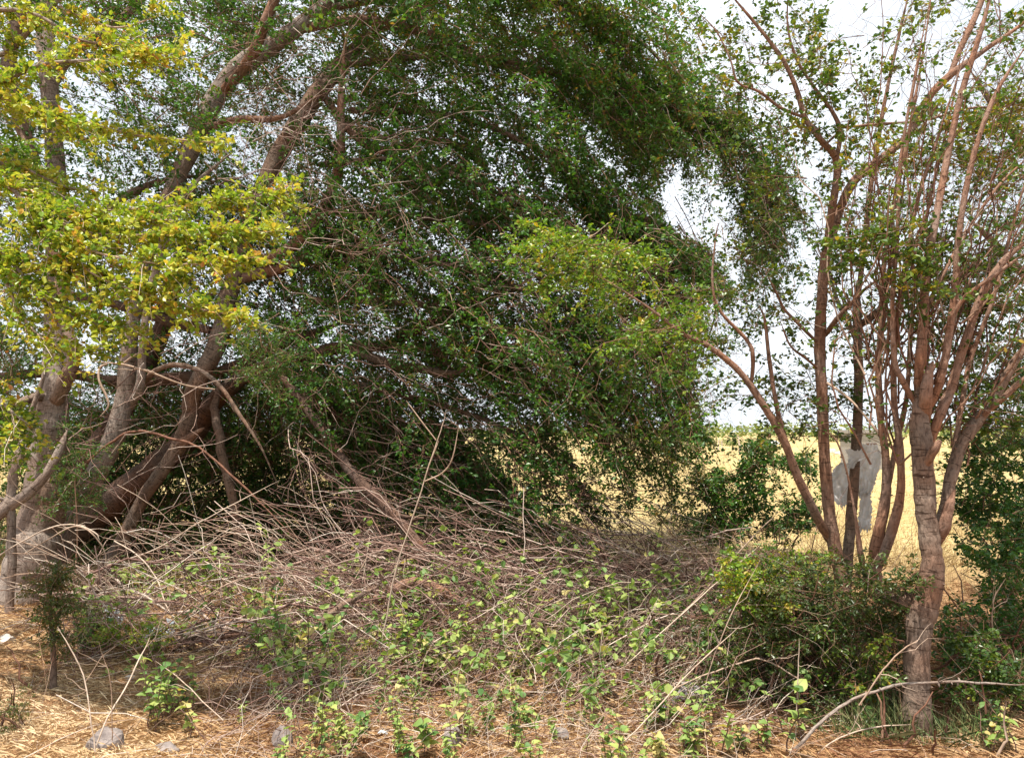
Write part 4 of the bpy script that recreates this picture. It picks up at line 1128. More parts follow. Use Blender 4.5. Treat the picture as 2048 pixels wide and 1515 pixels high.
# ------------------------------------------------------------------ shrubs along the field edge and right
def shrub(name, label, base_px, d, polys, mat, leaf=0.034, stems=8, h=0.9, lean=(0, 0, 0), cat='shrub', ratio=0.5, trunk_mat='twig_red', twr=0.003, group=None, simple=False, sub=(0.08, 0.22), spread_px=60, L=(0.25, 0.55)):
    b = gbase(base_px, d)
    o = thing(name, label, cat, b, group)
    gl, gt = Geo(), Geo()
    p0 = np.stack([gbase(base_px + rng.normal() * spread_px * 0.5, d + 0.12 * rng.normal()) for _ in range(stems)])
    st = curves(p0 - [0, 0, 0.03], UP + np.array(lean) + 0.35 * rng.normal(size=(stems, 3)), h * rng.uniform(0.6, 1.15, stems), 7, 0.1, 0.05)
    tubes(gt, st, np.linspace(0.009, 0.003, 7)[None] * np.ones((stems, 1)), 5)
    for poly, m, dr, rb in polys:
        branchlets(gl, gt, poly, m, dr, (0.1, -0.1, 0.3), L=L, S=8, K=6, size=leaf, sub=sub, rad=twr, bare=4, droop=0.15, jit=0.6, simple=simple, ratio=ratio, rbias=rb)
    gl.build('foliage', mat, o, parent_origin(o), False, 'stuff')
    gt.build('stems', M[trunk_mat], o, parent_origin(o), True)
    return o


shrub('dark_shrub', 'dark dense shrub filling the lower right corner behind the forked trunk', 2010, 5.3,
      [([(1915, 900), (2080, 860), (2080, 1440), (1900, 1420), (1890, 1280), (1930, 1100)], 78, (4.9, 6.1), -0.15)], M['leaf_dark'], 0.036, 14, 1.2, spread_px=140)
shrub('dark_shrub', 'dark thorny undergrowth left of the forked trunk', 1640, 4.9,
      [([(1400, 1230), (1600, 1130), (1760, 1180), (1790, 1290), (1770, 1430), (1560, 1430), (1400, 1360)], 140, (4.45, 5.5), -0.2), ([(1670, 1120), (1830, 1150), (1800, 1240), (1690, 1240)], 14, (4.3, 4.7), -0.1)], M['leaf_olive'], 0.027, 18, 0.6, ratio=0.42, spread_px=260, sub=(0.06, 0.16))
shrub('green_shrub', 'deep green leaved shrub low in front of the forked trunk', 1790, 4.2,
      [([(1640, 1290), (1750, 1270), (1780, 1330), (1760, 1390), (1690, 1370)], 7, (4.4, 4.6), 0.05), ([(1910, 1270), (1970, 1270), (2040, 1350), (1930, 1390)], 14, (4.4, 4.8), -0.1)], M['leaf_right'], 0.03, 8, 0.4, spread_px=160, sub=(0.05, 0.12))
shrub('yellowing_shrub', 'bright yellow green leafy branch standing over the brush, left of the slim stem', 1520, 4.75,
      [([(1450, 1110), (1490, 1105), (1530, 1150), (1570, 1230), (1550, 1260), (1490, 1220), (1460, 1160)], 26, (4.6, 4.95), 0.22)], M['leaf_mid'], 0.028, 5, 0.75, lean=(-0.2, 0, 0), ratio=0.55, sub=(0.04, 0.1), L=(0.15, 0.3), spread_px=30)
shrub('green_shrub', 'loose green leafy shrub between the brush and the slim stem', 1600, 5.4,
      [([(1540, 1110), (1650, 1110), (1640, 1190), (1560, 1200)], 18, (5.0, 5.5), 0.1)], M['leaf_mid'], 0.03, 6, 0.7, spread_px=60, sub=(0.06, 0.15))
shrub('field_edge_shrub', 'round dark green shrub against the yellow field, left of the slim stems', 1450, 7.4,
      [([(1380, 950), (1500, 930), (1530, 1000), (1500, 1060), (1390, 1060)], 30, (7.2, 7.8), -0.1)], M['leaf_dark'], 0.04, 8, 0.9, spread_px=60)
shrub('field_edge_shrub', 'small green shrub touching the pale side stem against the field', 1560, 7.4,
      [([(1490, 880), (1540, 880), (1640, 930), (1620, 950), (1500, 930)], 14, (7.2, 7.7), -0.1), ([(1530, 1000), (1620, 1000), (1620, 1060), (1540, 1060)], 10, (7.2, 7.7), -0.1)], M['leaf_dark'], 0.038, 7, 1.3, spread_px=50)
shrub('thorny_sapling', 'sparse thorny sapling with few small leaves in front of the field', 1300, 6.9,
      [([(1190, 880), (1400, 870), (1380, 1080), (1220, 1090)], 20, (6.6, 7.4), 0.0)], M['leaf_olive'], 0.026, 16, 1.2, spread_px=150, sub=(0.06, 0.2))
shrub('field_edge_shrub', 'dark leafy bush behind the brush pile at its right end', 1130, 7.6,
      [([(1000, 1020), (1130, 1010), (1130, 1080), (1010, 1090)], 8, (7.4, 8.0), -0.1)], M['leaf_dark'], 0.036, 8, 0.7, spread_px=120)

sap = shrub('young_sapling', 'knee high sapling with tiny leaves standing on the bare straw at lower left', 105, 4.97,
            [([(75, 1150), (135, 1140), (150, 1200), (140, 1290), (85, 1290), (65, 1220)], 22, (4.85, 5.1), 0.1)], M['leaf_olive'], 0.02, 1, 0.7, cat='sapling', ratio=0.42, sub=(0.05, 0.11), L=(0.12, 0.25), spread_px=2)
limb('trunk', [(106, 1372, 7, 4.97), (106, 1300, 5, 4.97), (100, 1220, 3.5, 4.97), (98, 1140, 2, 4.97)], M['bark_brown'], sap, 7, to_ground=True)
shrub('low_twiggy_weed', 'grey green twiggy weed tuft at the left frame edge', 20, 4.35,
      [([(-20, 1400), (60, 1390), (70, 1470), (-20, 1500)], 10, (4.2, 4.5), 0.0)], M['leaf_olive'], 0.014, 8, 0.25, ratio=0.3, cat='weed', sub=(0.05, 0.1), L=(0.1, 0.25), spread_px=60, twr=0.0015)
shrub('low_green_weed', 'feathery green weed patch beside the white plastic scrap', 275, 5.75,
      [([(210, 1245), (330, 1245), (320, 1285), (220, 1290)], 14, (5.5, 6.0), 0.2)], M['leaf_mid'], 0.022, 8, 0.2, ratio=0.35, cat='weed', sub=(0.05, 0.1), L=(0.1, 0.25), spread_px=100, twr=0.0015)

# ------------------------------------------------------------------ brush pile
def heap(x, d):
    """height of the cut brush heap at pixel column x, depth d"""
    a = np.clip((d - 4.2) / 2.8, 0.06, 1) ** 1.15
    s = np.interp(x, [-100, 100, 350, 700, 900, 1250, 1450, 1600], [0.2, 0.45, 0.65, 0.82, 0.9, 0.92, 0.85, 0.35])
    return a * s


bp = thing('brush_pile', 'long heap of cut reddish brown dead branches lying across the picture', 'brush pile', gbase(850, 6.4))
gt, gp = Geo(), Geo()


def put(geo, m, xr, dr, dirf, L, rad, droop, zlo=0.0, zhi=1.0, n=8, wob=0.03, sides=4, rn=None, fork=2):
    x = rng.uniform(*xr, m)
    d = rng.uniform(*dr, m)
    p = P(x, HOR, d)
    gz = ground_h(p[:, 0], p[:, 1])
    hh = heap(x, d)
    p[:, 2] = gz + hh * rng.uniform(zlo, zhi, m) + 0.015
    dv = dirf(m)
    Ls = rng.uniform(*L, m)
    c = curves(p - unit(dv) * (Ls * 0.5)[:, None], dv, Ls, n, droop, wob)
    c[..., 2] += (np.asarray(droop) * Ls * 0.25)[:, None]
    c[..., 2] = np.maximum(c[..., 2], ground_h(c[..., 0], c[..., 1]) + 0.006)
    r = rng.uniform(*rad, m)
    tubes(geo, c, r[:, None] * np.linspace(1, 0.5, n)[None], sides, rn)
    if fork:
        pos, tan = along(c, rng.uniform(0.25, 0.9, (m, fork)))
        fd = (tan + 0.55 * rng.normal(size=tan.shape)).reshape(-1, 3)
        fc = curves(pos.reshape(-1, 3), fd, rng.uniform(0.12, 0.4, m * fork), 5, 0.1, 0.06)
        fc[..., 2] = np.maximum(fc[..., 2], ground_h(fc[..., 0], fc[..., 1]) + 0.006)
        tubes(geo, fc, np.repeat(r, fork)[:, None] * np.linspace(0.6, 0.3, 5)[None], 3)


def dirn(mean, jit):
    return lambda m: np.asarray(mean, float)[None] + np.asarray(jit, float)[None] * rng.normal(size=(m, 3))


put(gt, 260, (600, 1380), (5.7, 7.6), dirn((1, -0.15, 0.0), (0.35, 0.35, 0.3)), (0.9, 2.2), (0.003, 0.0055), 0.5, 0.4, 0.95, wob=0.035)
put(gt, 280, (150, 1550), (5.3, 7.6), dirn((0.6, 0, 0.1), (0.8, 0.5, 0.45)), (0.6, 1.6), (0.0025, 0.005), 0.35, 0.0, 0.9, wob=0.045)
put(gt, 220, (500, 1600), (4.8, 6.6), dirn((0.8, 0.1, 0.5), (0.5, 0.4, 0.35)), (0.6, 1.4), (0.0025, 0.0045), 0.25, 0.0, 0.9, wob=0.03)
put(gt, 50, (300, 1450), (5.8, 7.2), dirn((0.9, 0, 0.1), (0.5, 0.4, 0.25)), (0.8, 1.8), (0.008, 0.014), 0.15, 0.1, 0.7, wob=0.025, sides=6)
put(gt, 260, (100, 1600), (5.2, 7.6), dirn((0.2, 0, 0.6), (0.8, 0.5, 0.5)), (0.2, 0.7), (0.0016, 0.003), 0.1, 0.0, 1.0, wob=0.07)
put(gt, 230, (420, 1600), (4.1, 5.6), dirn((0.7, 0, 0.3), (0.8, 0.6, 0.4)), (0.3, 1.0), (0.0018, 0.0035), 0.2, 0.0, 1.0, wob=0.045)
gt.build('dead_twigs', M['twig_brush'], bp, parent_origin(bp), True, 'stuff')
put(gp, 110, (180, 1560), (4.4, 6.6), dirn((0.8, 0.05, 0.65), (0.5, 0.4, 0.35)), (0.6, 1.4), (0.0025, 0.0038), 0.3, 0.1, 0.9, wob=0.02, fork=1)
put(gp, 130, (100, 750), (5.8, 7.2), dirn((0.9, -0.1, 0.2), (0.7, 0.4, 0.45)), (0.7, 1.7), (0.0025, 0.0038), 0.7, 0.4, 1.25, wob=0.018, fork=1)
put(gp, 110, (1000, 1650), (4.2, 6.2), dirn((0.75, 0.1, 0.75), (0.35, 0.4, 0.3)), (0.6, 1.4), (0.0022, 0.0036), 0.2, 0.2, 1.0, wob=0.018, fork=1)
put(gp, 130, (450, 1500), (4.0, 5.4), dirn((0.2, 0.0, 1.0), (0.4, 0.3, 0.2)), (0.3, 0.8), (0.0014, 0.0024), 0.1, 0.3, 1.0, wob=0.025, fork=1)
put(gp, 260, (430, 1560), (3.6, 5.2), dirn((0.5, 0.0, 0.55), (0.8, 0.6, 0.35)), (0.2, 0.75), (0.0011, 0.0022), 0.15, 0.3, 1.0, wob=0.035, fork=1)
put(gp, 110, (1200, 1620), (5.2, 6.8), dirn((0.7, 0.0, 0.6), (0.5, 0.4, 0.5)), (0.5, 1.2), (0.0025, 0.0038), 0.3, 0.3, 1.0, wob=0.025, fork=1)
gp.build('dry_stalks', M['twig_pale'], bp, parent_origin(bp), True, 'stuff')

# loose sticks on the ground in front
g_ = Geo()
m = 420
yy = rng.uniform(3.5, 5.4, m)
xx = rng.uniform(-0.7, 0.7, m) * yy
p = np.stack([xx, yy, ground_h(xx, yy) + 0.01], -1)
dv = np.concatenate([rng.normal(size=(m, 2)) * [1, 0.6], np.abs(rng.normal(size=(m, 1))) * 0.12], 1)
c = curves(p, dv, rng.uniform(0.08, 0.45, m), 6, 0.05, 0.03)
c[..., 2] = np.maximum(c[..., 2], ground_h(c[..., 0], c[..., 1]) + 0.004)
tubes(g_, c, rng.uniform(0.0012, 0.003, m)[:, None] * np.linspace(1, 0.5, 6)[None], 4)
tag(g_.build('loose_sticks', M['twig_pale']), 'thin loose dry sticks strewn over the near ground', 'sticks', kind='stuff')

# thicker fallen logs in the brush
def log(label, spec, mat='bark_brown'):
    s = np.array(spec, float)
    b = P(s[0, 0], s[0, 1], s[0, 3])
    o = thing('fallen_log', label, 'log', (b[0], b[1], float(b[2])), 'fallen logs in the brush')
    limb('stem', spec, M[mat], o, 10, 5, wob=0.6, thorns=6)


log('grey brown log lying along the foot of the brush, right of the white plastic', [(330, 1282, 10, 5.9), (400, 1272, 11, 5.95), (480, 1262, 11, 6.0), (560, 1252, 8, 6.0)])
log('short reddish log just above the grey brown log', [(470, 1262, 13, 6.2), (540, 1240, 14, 6.2), (630, 1215, 11, 6.2)], 'bark_red')
log('dark brown log end sticking out at the right end of the brush', [(1180, 1160, 10, 6.6), (1270, 1130, 12, 6.6), (1350, 1118, 12, 6.6)], 'bark_brown')
log('crooked reddish log in the middle of the brush', [(750, 1200, 9, 6.1), (830, 1165, 10, 6.1), (900, 1190, 9, 6.05), (960, 1235, 7, 6.0)], 'bark_red')
log('angled thin log propped in the green weeds below the brush', [(610, 1310, 7, 5.5), (640, 1260, 7, 5.55), (680, 1215, 7, 5.6), (760, 1170, 6, 5.7)], 'bark_brown')

# prominent single dry stalks
stalks = [
    ('longest pale branch curving low across the forked trunk to the right edge', [(1575, 1512, 7, 4.05), (1640, 1445, 6, 4.05), (1710, 1396, 5.5, 4.05), (1790, 1371, 5, 4.05), (1900, 1362, 4.5, 4.05), (1990, 1365, 4, 4.05), (2060, 1368, 3.5, 4.05)]),
    ('straight pale stick rising from the long branch towards the forked trunk', [(1718, 1410, 3.6, 4.02), (1760, 1350, 3.4, 4.02), (1800, 1305, 3.2, 4.02), (1840, 1276, 3, 4.02)]),
    ('bent pale stick arched above the dark undergrowth', [(1330, 1385, 3.2, 4.5), (1400, 1352, 3.2, 4.5), (1470, 1328, 3.4, 4.5), (1520, 1318, 3.4, 4.48), (1570, 1342, 3.2, 4.46), (1640, 1382, 2.4, 4.45)]),
    ('pale stick bowed along the ground at the foot of the forked trunk', [(1625, 1515, 3, 4.0), (1670, 1478, 3, 4.05), (1740, 1455, 3, 4.1), (1822, 1448, 3, 4.15)]),
    ('tall dry stalk standing up through the middle of the brush with a forked tip', [(758, 1310, 3.4, 5.3), (772, 1230, 3.4, 5.3), (795, 1130, 3.2, 5.3), (830, 1020, 3, 5.3), (858, 930, 2.8, 5.3), (885, 850, 2, 5.3), (893, 820, 1.4, 5.3)]),
    ('bright straw coloured stick leaning right above the grey rock', [(190, 1500, 3.6, 3.95), (215, 1435, 3.4, 4.0), (250, 1375, 3.2, 4.1), (275, 1325, 3, 4.2), (300, 1272, 2.4, 4.3)]),
    ('brown stalk leaning left above the grey rock', [(190, 1505, 3.2, 3.93), (180, 1430, 3, 3.95), (165, 1350, 2.8, 4.0), (143, 1300, 2.6, 4.0), (115, 1252, 2, 4.0)]),
    ('thin upright brown stalk behind the grey rock', [(225, 1480, 2.4, 4.0), (224, 1410, 2.2, 4.0), (218, 1350, 2, 4.0), (205, 1305, 1.6, 4.0)]),
    ('pale arching cane at the far left, upper of the two', [(-30, 1130, 3, 6.2), (40, 1085, 3, 6.2), (110, 1050, 3, 6.2), (160, 1050, 3, 6.2), (192, 1066, 3, 6.2), (200, 1080, 2, 6.2)]),
    ('pale arching cane at the far left, lower of the two', [(48, 1108, 2.6, 6.1), (100, 1075, 2.8, 6.1), (150, 1052, 2.8, 6.1), (190, 1072, 2.8, 6.1), (212, 1125, 2.6, 6.1), (208, 1200, 2.2, 6.1), (212, 1260, 2, 6.1)]),
    ('pale cane rising right over the logs', [(310, 1268, 2.8, 5.9), (380, 1215, 2.8, 5.9), (460, 1165, 2.6, 5.9), (566, 1130, 2, 5.9)]),
    ('long pale cane fanning up right from the leaning trunk foot', [(215, 1130, 2.8, 6.6), (310, 1098, 2.8, 6.6), (400, 1045, 2.6, 6.6), (480, 1002, 2.4, 6.6), (560, 960, 1.8, 6.6)]),
    ('drooping pale cane bundle stem left of the logs', [(228, 1080, 2.6, 6.3), (270, 1105, 2.8, 6.25), (310, 1150, 2.8, 6.2), (335, 1215, 2.6, 6.1), (365, 1265, 2.2, 6.0)]),
    ('straight dry stalk leaning across the green weeds at bottom right', [(1210, 1515, 3, 4.0), (1290, 1440, 3, 4.1), (1390, 1330, 2.8, 4.3), (1480, 1250, 2.4, 4.5)]),
    ('straight thin stalk standing before the dark undergrowth', [(1592, 1470, 2.6, 4.2), (1594, 1400, 2.4, 4.2), (1597, 1330, 2.2, 4.2), (1598, 1275, 1.6, 4.2)]),
    ('slanting dry stalk crossing the weeds at lower left of the middle', [(445, 1440, 2.4, 4.3), (400, 1400, 2.4, 4.35), (360, 1360, 2.2, 4.4), (310, 1320, 1.8, 4.5)]),
    ('pale hooked cane on the dark shrub at the right edge', [(1985, 1275, 2.2, 4.7), (1985, 1225, 2.4, 4.7), (1992, 1190, 2.4, 4.7), (2012, 1155, 1.8, 4.7)]),
    ('pale cane slanting up right before the field', [(1330, 1260, 2.6, 5.2), (1420, 1170, 2.6, 5.3), (1500, 1080, 2.4, 5.4), (1570, 1012, 2, 5.5)]),
    ('second pale cane slanting up right, lower and nearer', [(1250, 1330, 2.6, 4.8), (1350, 1240, 2.6, 4.9), (1440, 1160, 2.4, 5.0), (1520, 1090, 2, 5.1)]),
    ('dry stalk rising steeply beside the yellow green branch', [(1400, 1420, 2.4, 4.4), (1425, 1320, 2.4, 4.4), (1462, 1230, 2.2, 4.4), (1520, 1120, 1.6, 4.5)]),
]
for k, (lab, sp) in enumerate(stalks):
    sp = [(a, b, c * (0.46 if k else 0.55), d) for a, b, c, d in sp]
    o = deadwood(lab, sp, M['bark_grey'] if k == 0 else M['twig_pale'], 'dry stalk', 'single dry stalks', sides=7, name='dry_stalk', thorns=6 if k == 0 else 0, wob=1.6, twigs=3)
    for ch in o.children:
        v = [random.choice([0.3, 0.45, 0.6, 0.75])] * len(ch.data.vertices)
        ch.data.attributes['rnd'].data.foreach_set('value', v)
    if k == 4:
        for f in ([(850, 962, 1.6, 5.3), (885, 945, 1.6, 5.25), (905, 915, 1.4, 5.2), (918, 850, 1, 5.2)], [(872, 880, 1.4, 5.3), (845, 845, 1.4, 5.3), (812, 800, 1.2, 5.3)], [(858, 930, 1.4, 5.3), (878, 880, 1.2, 5.3)]):
            limb('side_stem', f, M['twig_pale'], o, 5, 4)

# ------------------------------------------------------------------ broad-leaved weeds
def weed_leaf(k, narrow=1.0):
    gg = Geo()
    r = np.random.default_rng(100 + k)
    t = np.array([0, 0.12, 0.32, 0.55, 0.78, 1.0])
    w = np.array([0.02, 0.30, 0.42, 0.32, 0.17, 0.0]) * (1 + 0.16 * r.normal(size=6)) * narrow
    z = 0.10 * np.sin(t * 2.6) - 0.28 * t ** 2
    mid = np.stack([t, np.zeros(6), z], -1)
    lf = np.stack([t - 0.05 * (t > 0) * (t < 0.2), w, z + 0.28 * w + 0.03 * r.normal(size=6)], -1)
    rt = np.stack([t - 0.05 * (t > 0) * (t < 0.2), -w, z + 0.28 * w + 0.03 * r.normal(size=6)], -1)
    v = np.concatenate([mid, lf, rt])
    q = []
    for i in range(5):
        q += [(i, i + 1, 7 + i, 6 + i), (i, 12 + i, 13 + i, i + 1)]
    gg.add(v, q, None, None, np.full(18, [0.05, 0.3, 0.5, 0.65, 0.8, 1.0][k] * (1.0 if narrow == 1 else 0.5)))
    return gg.build('leaf', M['leaf_weed'], None, None, True, link=False).data


WL = [weed_leaf(k) for k in range(6)]
WL2 = [weed_leaf(k, 0.42) for k in range(6)]


def weed_template(h, nodes, ls, nst):
    """list of stem curves and leaf placements"""
    gg = Geo()
    lv = []
    for s in range(nst):
        c = curves(np.array([[0.02 * rng.normal(), 0.02 * rng.normal(), -0.02]]) if nst > 1 else np.array([[0, 0, -0.02]]), np.array([[0.22 * rng.normal(), 0.22 * rng.normal(), 1.0]]), np.array([h * rng.uniform(0.75, 1.1)]), 6, 0.0, 0.04)
        tubes(gg, c, np.linspace(0.0035, 0.0016, 6)[None], 5, rn=[0.3])
        a = rng.random() * 6.28
        for k in range(nodes):
            t = 0.25 + 0.75 * (k + 0.6 * rng.random()) / nodes
            pos, tan = along(c, np.array([[t]]))
            a += 1.57 + 0.4 * rng.normal()
            for sgn in (0, math.pi):
                if rng.random() < 0.12:
                    continue
                lv.append((pos[0, 0], a + sgn + 0.25 * rng.normal(), rng.uniform(-0.1, 0.55), ls * rng.uniform(0.6, 1.15) * (1 - 0.35 * abs(t - 0.55)), random.randrange(6)))
    return gg.build('stem', M['twig_brush'], None, None, True, link=False).data, lv


WT = [weed_template(0.20, 4, 0.065, 1), weed_template(0.30, 6, 0.065, 1), weed_template(0.40, 8, 0.06, 1), weed_template(0.26, 5, 0.07, 3), weed_template(0.34, 6, 0.06, 3), weed_template(0.15, 4, 0.06, 3), weed_template(0.45, 9, 0.055, 1)]


def weed(p, k, s, rz, label, group):
    o = thing('broadleaf_weed', label, 'weed', p, group)
    o.rotation_euler = (0, 0, rz)
    o.scale = (s, s, s)
    me, lv = WT[k]
    wset = WL2 if random.random() < 0.25 else WL
    lsz = random.uniform(0.65, 1.1)
    dirt = random.randrange(6)
    st = bpy.data.objects.new('stem', me)
    st.parent = o
    C.objects.link(st)
    for pos, a, up, ls, wk in lv:
        l = bpy.data.objects.new('leaf', wset[(wk if random.random() < 0.5 else dirt)])
        l.parent = o
        l.location = tuple(pos)
        l.rotation_euler = Euler((random.uniform(-0.5, 0.5), -up + random.uniform(-0.35, 0.35), a))
        l.scale = (ls * lsz, ls * lsz * random.uniform(0.75, 1.1), ls * lsz)
        C.objects.link(l)


LAND = [(210, 1488, 'grey purple rock'), (562, 1485, 'angular grey rock'), (905, 1492, 'upright dark rock'), (1118, 1470, 'small low rock'), (1385, 1412, 'grey rag'), (690, 1372, 'thin white scrap'),
        (758, 1310, 'forked dry stalk'), (318, 1268, 'right plastic scrap'), (106, 1372, 'young sapling'), (540, 1260, 'short reddish log'), (960, 1235, 'crooked reddish log'), (610, 1310, 'angled thin log'),
        (1270, 1150, 'dark brown log'), (1592, 1470, 'straight thin stalk'), (1990, 1480, 'right frame corner'), (765, 1480, 'small pale blue scrap'), (1240, 1500, 'bottom leaning stalk'), (335, 1500, 'flat grey rock')]


def weeds(m, poly, group, ks, smin=0.8, smax=1.3):
    x, y = sample_poly(poly, m)
    for a, b in zip(x, y):
        p = G(a, b)
        k = random.choice(ks)
        sc_ = random.uniform(smin, smax)
        h = [0.20, 0.30, 0.40, 0.26, 0.34, 0.15, 0.45][k] * sc_
        look = 'tiny' if h < 0.19 else 'short' if h < 0.28 else 'middling' if h < 0.38 else 'tall' if h < 0.5 else 'very tall'
        form = 'forked' if k in (3, 4, 5) else 'one stemmed'
        dist = [math.hypot(a - lx, 1.6 * (b - ly)) for lx, ly, _ in LAND]
        i0 = int(np.argmin(dist))
        lx, ly, nm = LAND[i0]
        near = 'close ' if dist[i0] < 60 else 'just ' if dist[i0] < 130 else 'well '
        if abs(a - lx) > 1.3 * abs(b - ly):
            rel = 'left of' if a < lx else 'right of'
        else:
            rel = 'behind' if b < ly else 'in front of'
            near = near.replace('well', 'far')
        weed((p[0], p[1], p[2]), k, sc_, random.uniform(0, 6.28), f'{look} {form} weed {near}{rel} the {nm}', group)


weeds(115, [(470, 1420), (760, 1340), (1250, 1340), (1480, 1420), (1400, 1580), (560, 1580), (490, 1480)], 'weeds in the front patch', [0, 1, 2, 3, 4, 5], 0.5, 0.95)
weeds(100, [(430, 1300), (700, 1240), (1300, 1220), (1470, 1310), (1300, 1370), (600, 1385)], 'weeds at the brush foot', [1, 2, 3, 4, 6], 0.75, 1.5)
weeds(18, [(145, 1270), (205, 1265), (215, 1310), (160, 1320)], 'weeds beside the sapling', [1, 2, 3, 4, 6], 0.9, 1.3)
weeds(12, [(280, 1400), (380, 1370), (400, 1470), (300, 1480)], 'weeds on the bare straw', [0, 1, 2, 3, 4], 0.9, 1.2)
weeds(18, [(170, 1215), (330, 1195), (600, 1220), (650, 1260), (300, 1240)], 'weeds in the left brush', [2, 3, 4, 6], 1.2, 1.9)
weeds(44, [(600, 1220), (1350, 1200), (1430, 1270), (700, 1280)], 'weeds in the brush', [2, 4, 6], 1.3, 2.0)
weeds(9, [(1400, 1460), (1620, 1480), (1600, 1515), (1380, 1510)], 'weeds below the undergrowth', [0, 1, 5], 0.9, 1.4)
weeds(5, [(1960, 1490), (2040, 1480), (2040, 1515), (1960, 1515)], 'weeds in the right corner', [0, 1], 0.9, 1.2)

same = {}
for o in list(C.objects):
    if o.name.startswith('broadleaf_weed'):
        same.setdefault(o['label'], []).append(o)
ORD = ['leftmost', 'second from left', 'third from left', 'fourth from left', 'fifth from left', 'sixth from left', 'seventh from left', 'eighth from left', 'ninth from left', 'tenth from left', 'eleventh from left', 'twelfth from left', 'third last', 'second last']
for lab, os_ in same.items():
    if len(os_) > 1:
        os_.sort(key=lambda o: o.location.x / o.location.y)
        for r_, o in enumerate(os_):
            o['label'] = lab + ', ' + ('rightmost' if r_ == len(os_) - 1 else ORD[min(r_, 13)])

# creepers trailing over the brush
for k, (x0, x1, d0, d1, n_, lab) in enumerate([(240, 520, 5.4, 6.6, 26, 'pale green creeper trailing over the left end of the brush'), (520, 800, 4.7, 6.2, 40, 'pale green creeper over the brush left of the tall stalk'),
                                               (780, 1050, 4.6, 6.2, 46, 'pale green creeper over the brush right of the tall stalk'), (1030, 1300, 4.5, 6.2, 46, 'pale green creeper over the right half of the brush'),
                                               (1280, 1560, 4.4, 6.2, 36, 'pale green creeper at the right end of the brush by the undergrowth')]):
    o = thing('creeping_vine', lab, 'creeper', gbase((x0 + x1) / 2, d0), 'creepers over the brush')
    gl, gt = Geo(), Geo()
    x = rng.uniform(x0, x1, n_)
    d = rng.uniform(d0, d1, n_)
    p = P(x, HOR, d)
    p[:, 2] = ground_h(p[:, 0], p[:, 1]) + heap(x, d) * rng.uniform(0.3, 1.0, n_) + 0.03
    c = curves(p, np.array([[0.2, -0.2, 0.25]]) + 0.6 * rng.normal(size=(n_, 3)), rng.uniform(0.25, 0.7, n_), 6, 0.15, 0.06)
    c[..., 2] = np.maximum(c[..., 2], ground_h(c[..., 0], c[..., 1]) + 0.01)
    tubes(gt, c, np.linspace(0.0022, 0.0012, 6)[None] * np.ones((n_, 1)), 4)
    leafy(gl, c, 7, 0.05, 0.035, 2, 0.72, False, 0.7, rbias=0.0)
    gl.build('foliage', M['leaf_weed'], o, parent_origin(o), False, 'stuff')
    gt.build('stem', M['twig_brush'], o, parent_origin(o), True)

# grass at the foot of the right-hand tree
g_ = Geo()
m = 900
cx = rng.choice([1700, 1760, 1800, 1880, 1960], m) + rng.normal(size=m) * 34
p = G(cx, rng.uniform(1440, 1490, m))
blades(g_, p[:, 0], p[:, 1], rng.uniform(0.06, 0.26, m), rng.uniform(0.0012, 0.0026, m), rng.uniform(0.1, 0.75, m))
tag(g_.build('grass_tufts', M['green_grass']), 'half dry grass tufts at the foot of the forked trunk', 'grass', kind='stuff')

# ------------------------------------------------------------------ stones and rubbish
import bmesh


def stone(label, px, py, wpx, hpx, mat='rock', group='stones on the litter', seed=0):
    p = G(px, py)
    k = p[1] / F
    bm = bmesh.new()
    bmesh.ops.create_icosphere(bm, subdivisions=3, radius=1)
    r = np.random.default_rng(seed + 5)
    cut = [(Vector(unit(r.normal(size=3))), r.uniform(0.55, 0.85)) for _ in range(9)]
    ph = r.random(6) * 6
    for v in bm.verts:
        c = v.co
        for nrm, dd in cut:
            e = c.dot(nrm) - dd
            if e > 0:
                c -= nrm * e
        c *= 1 + 0.05 * math.sin(c.x * 9 + ph[0]) * math.sin(c.y * 8 + ph[1]) + 0.03 * math.sin(c.z * 17 + ph[2])
        v.co = (c.x * wpx * k * 0.52, c.y * wpx * k * 0.45, c.z * hpx * k * 0.62 + hpx * k * 0.1)
    me = bpy.data.meshes.new('stone')
    bm.to_mesh(me)
    bm.free()
    for pl in me.polygons:
        pl.use_smooth = False
    me.materials.append(M[mat])
    o = bpy.data.objects.new('stone', me)
    C.objects.link(o)
    o.location = tuple(p)
    o.rotation_euler = (0, 0, random.uniform(-0.5, 0.5))
    tag(o, label, 'stone', group)


stone('grey purple rock at the bottom left under the leaning stalks', 210, 1488, 72, 62, seed=1)
stone('angular grey rock half hidden in weeds left of the middle', 562, 1485, 48, 52, seed=2)
stone('flat grey rock at the bottom edge between two larger rocks', 335, 1500, 56, 18, seed=3)
stone('upright dark rock among the front weeds near the middle', 905, 1492, 40, 54, seed=4)
stone('small low rock in the weeds right of the upright dark rock', 1118, 1470, 42, 26, seed=5)
stone('pale stone on the straw at the left frame edge', 8, 1300, 40, 26, 'rock_pale', seed=6)
stone('small pale stone on the bare straw', 262, 1350, 24, 12, 'rock_pale', seed=7)
stone('small stone at the foot of the undergrowth', 1480, 1478, 26, 16, seed=8)


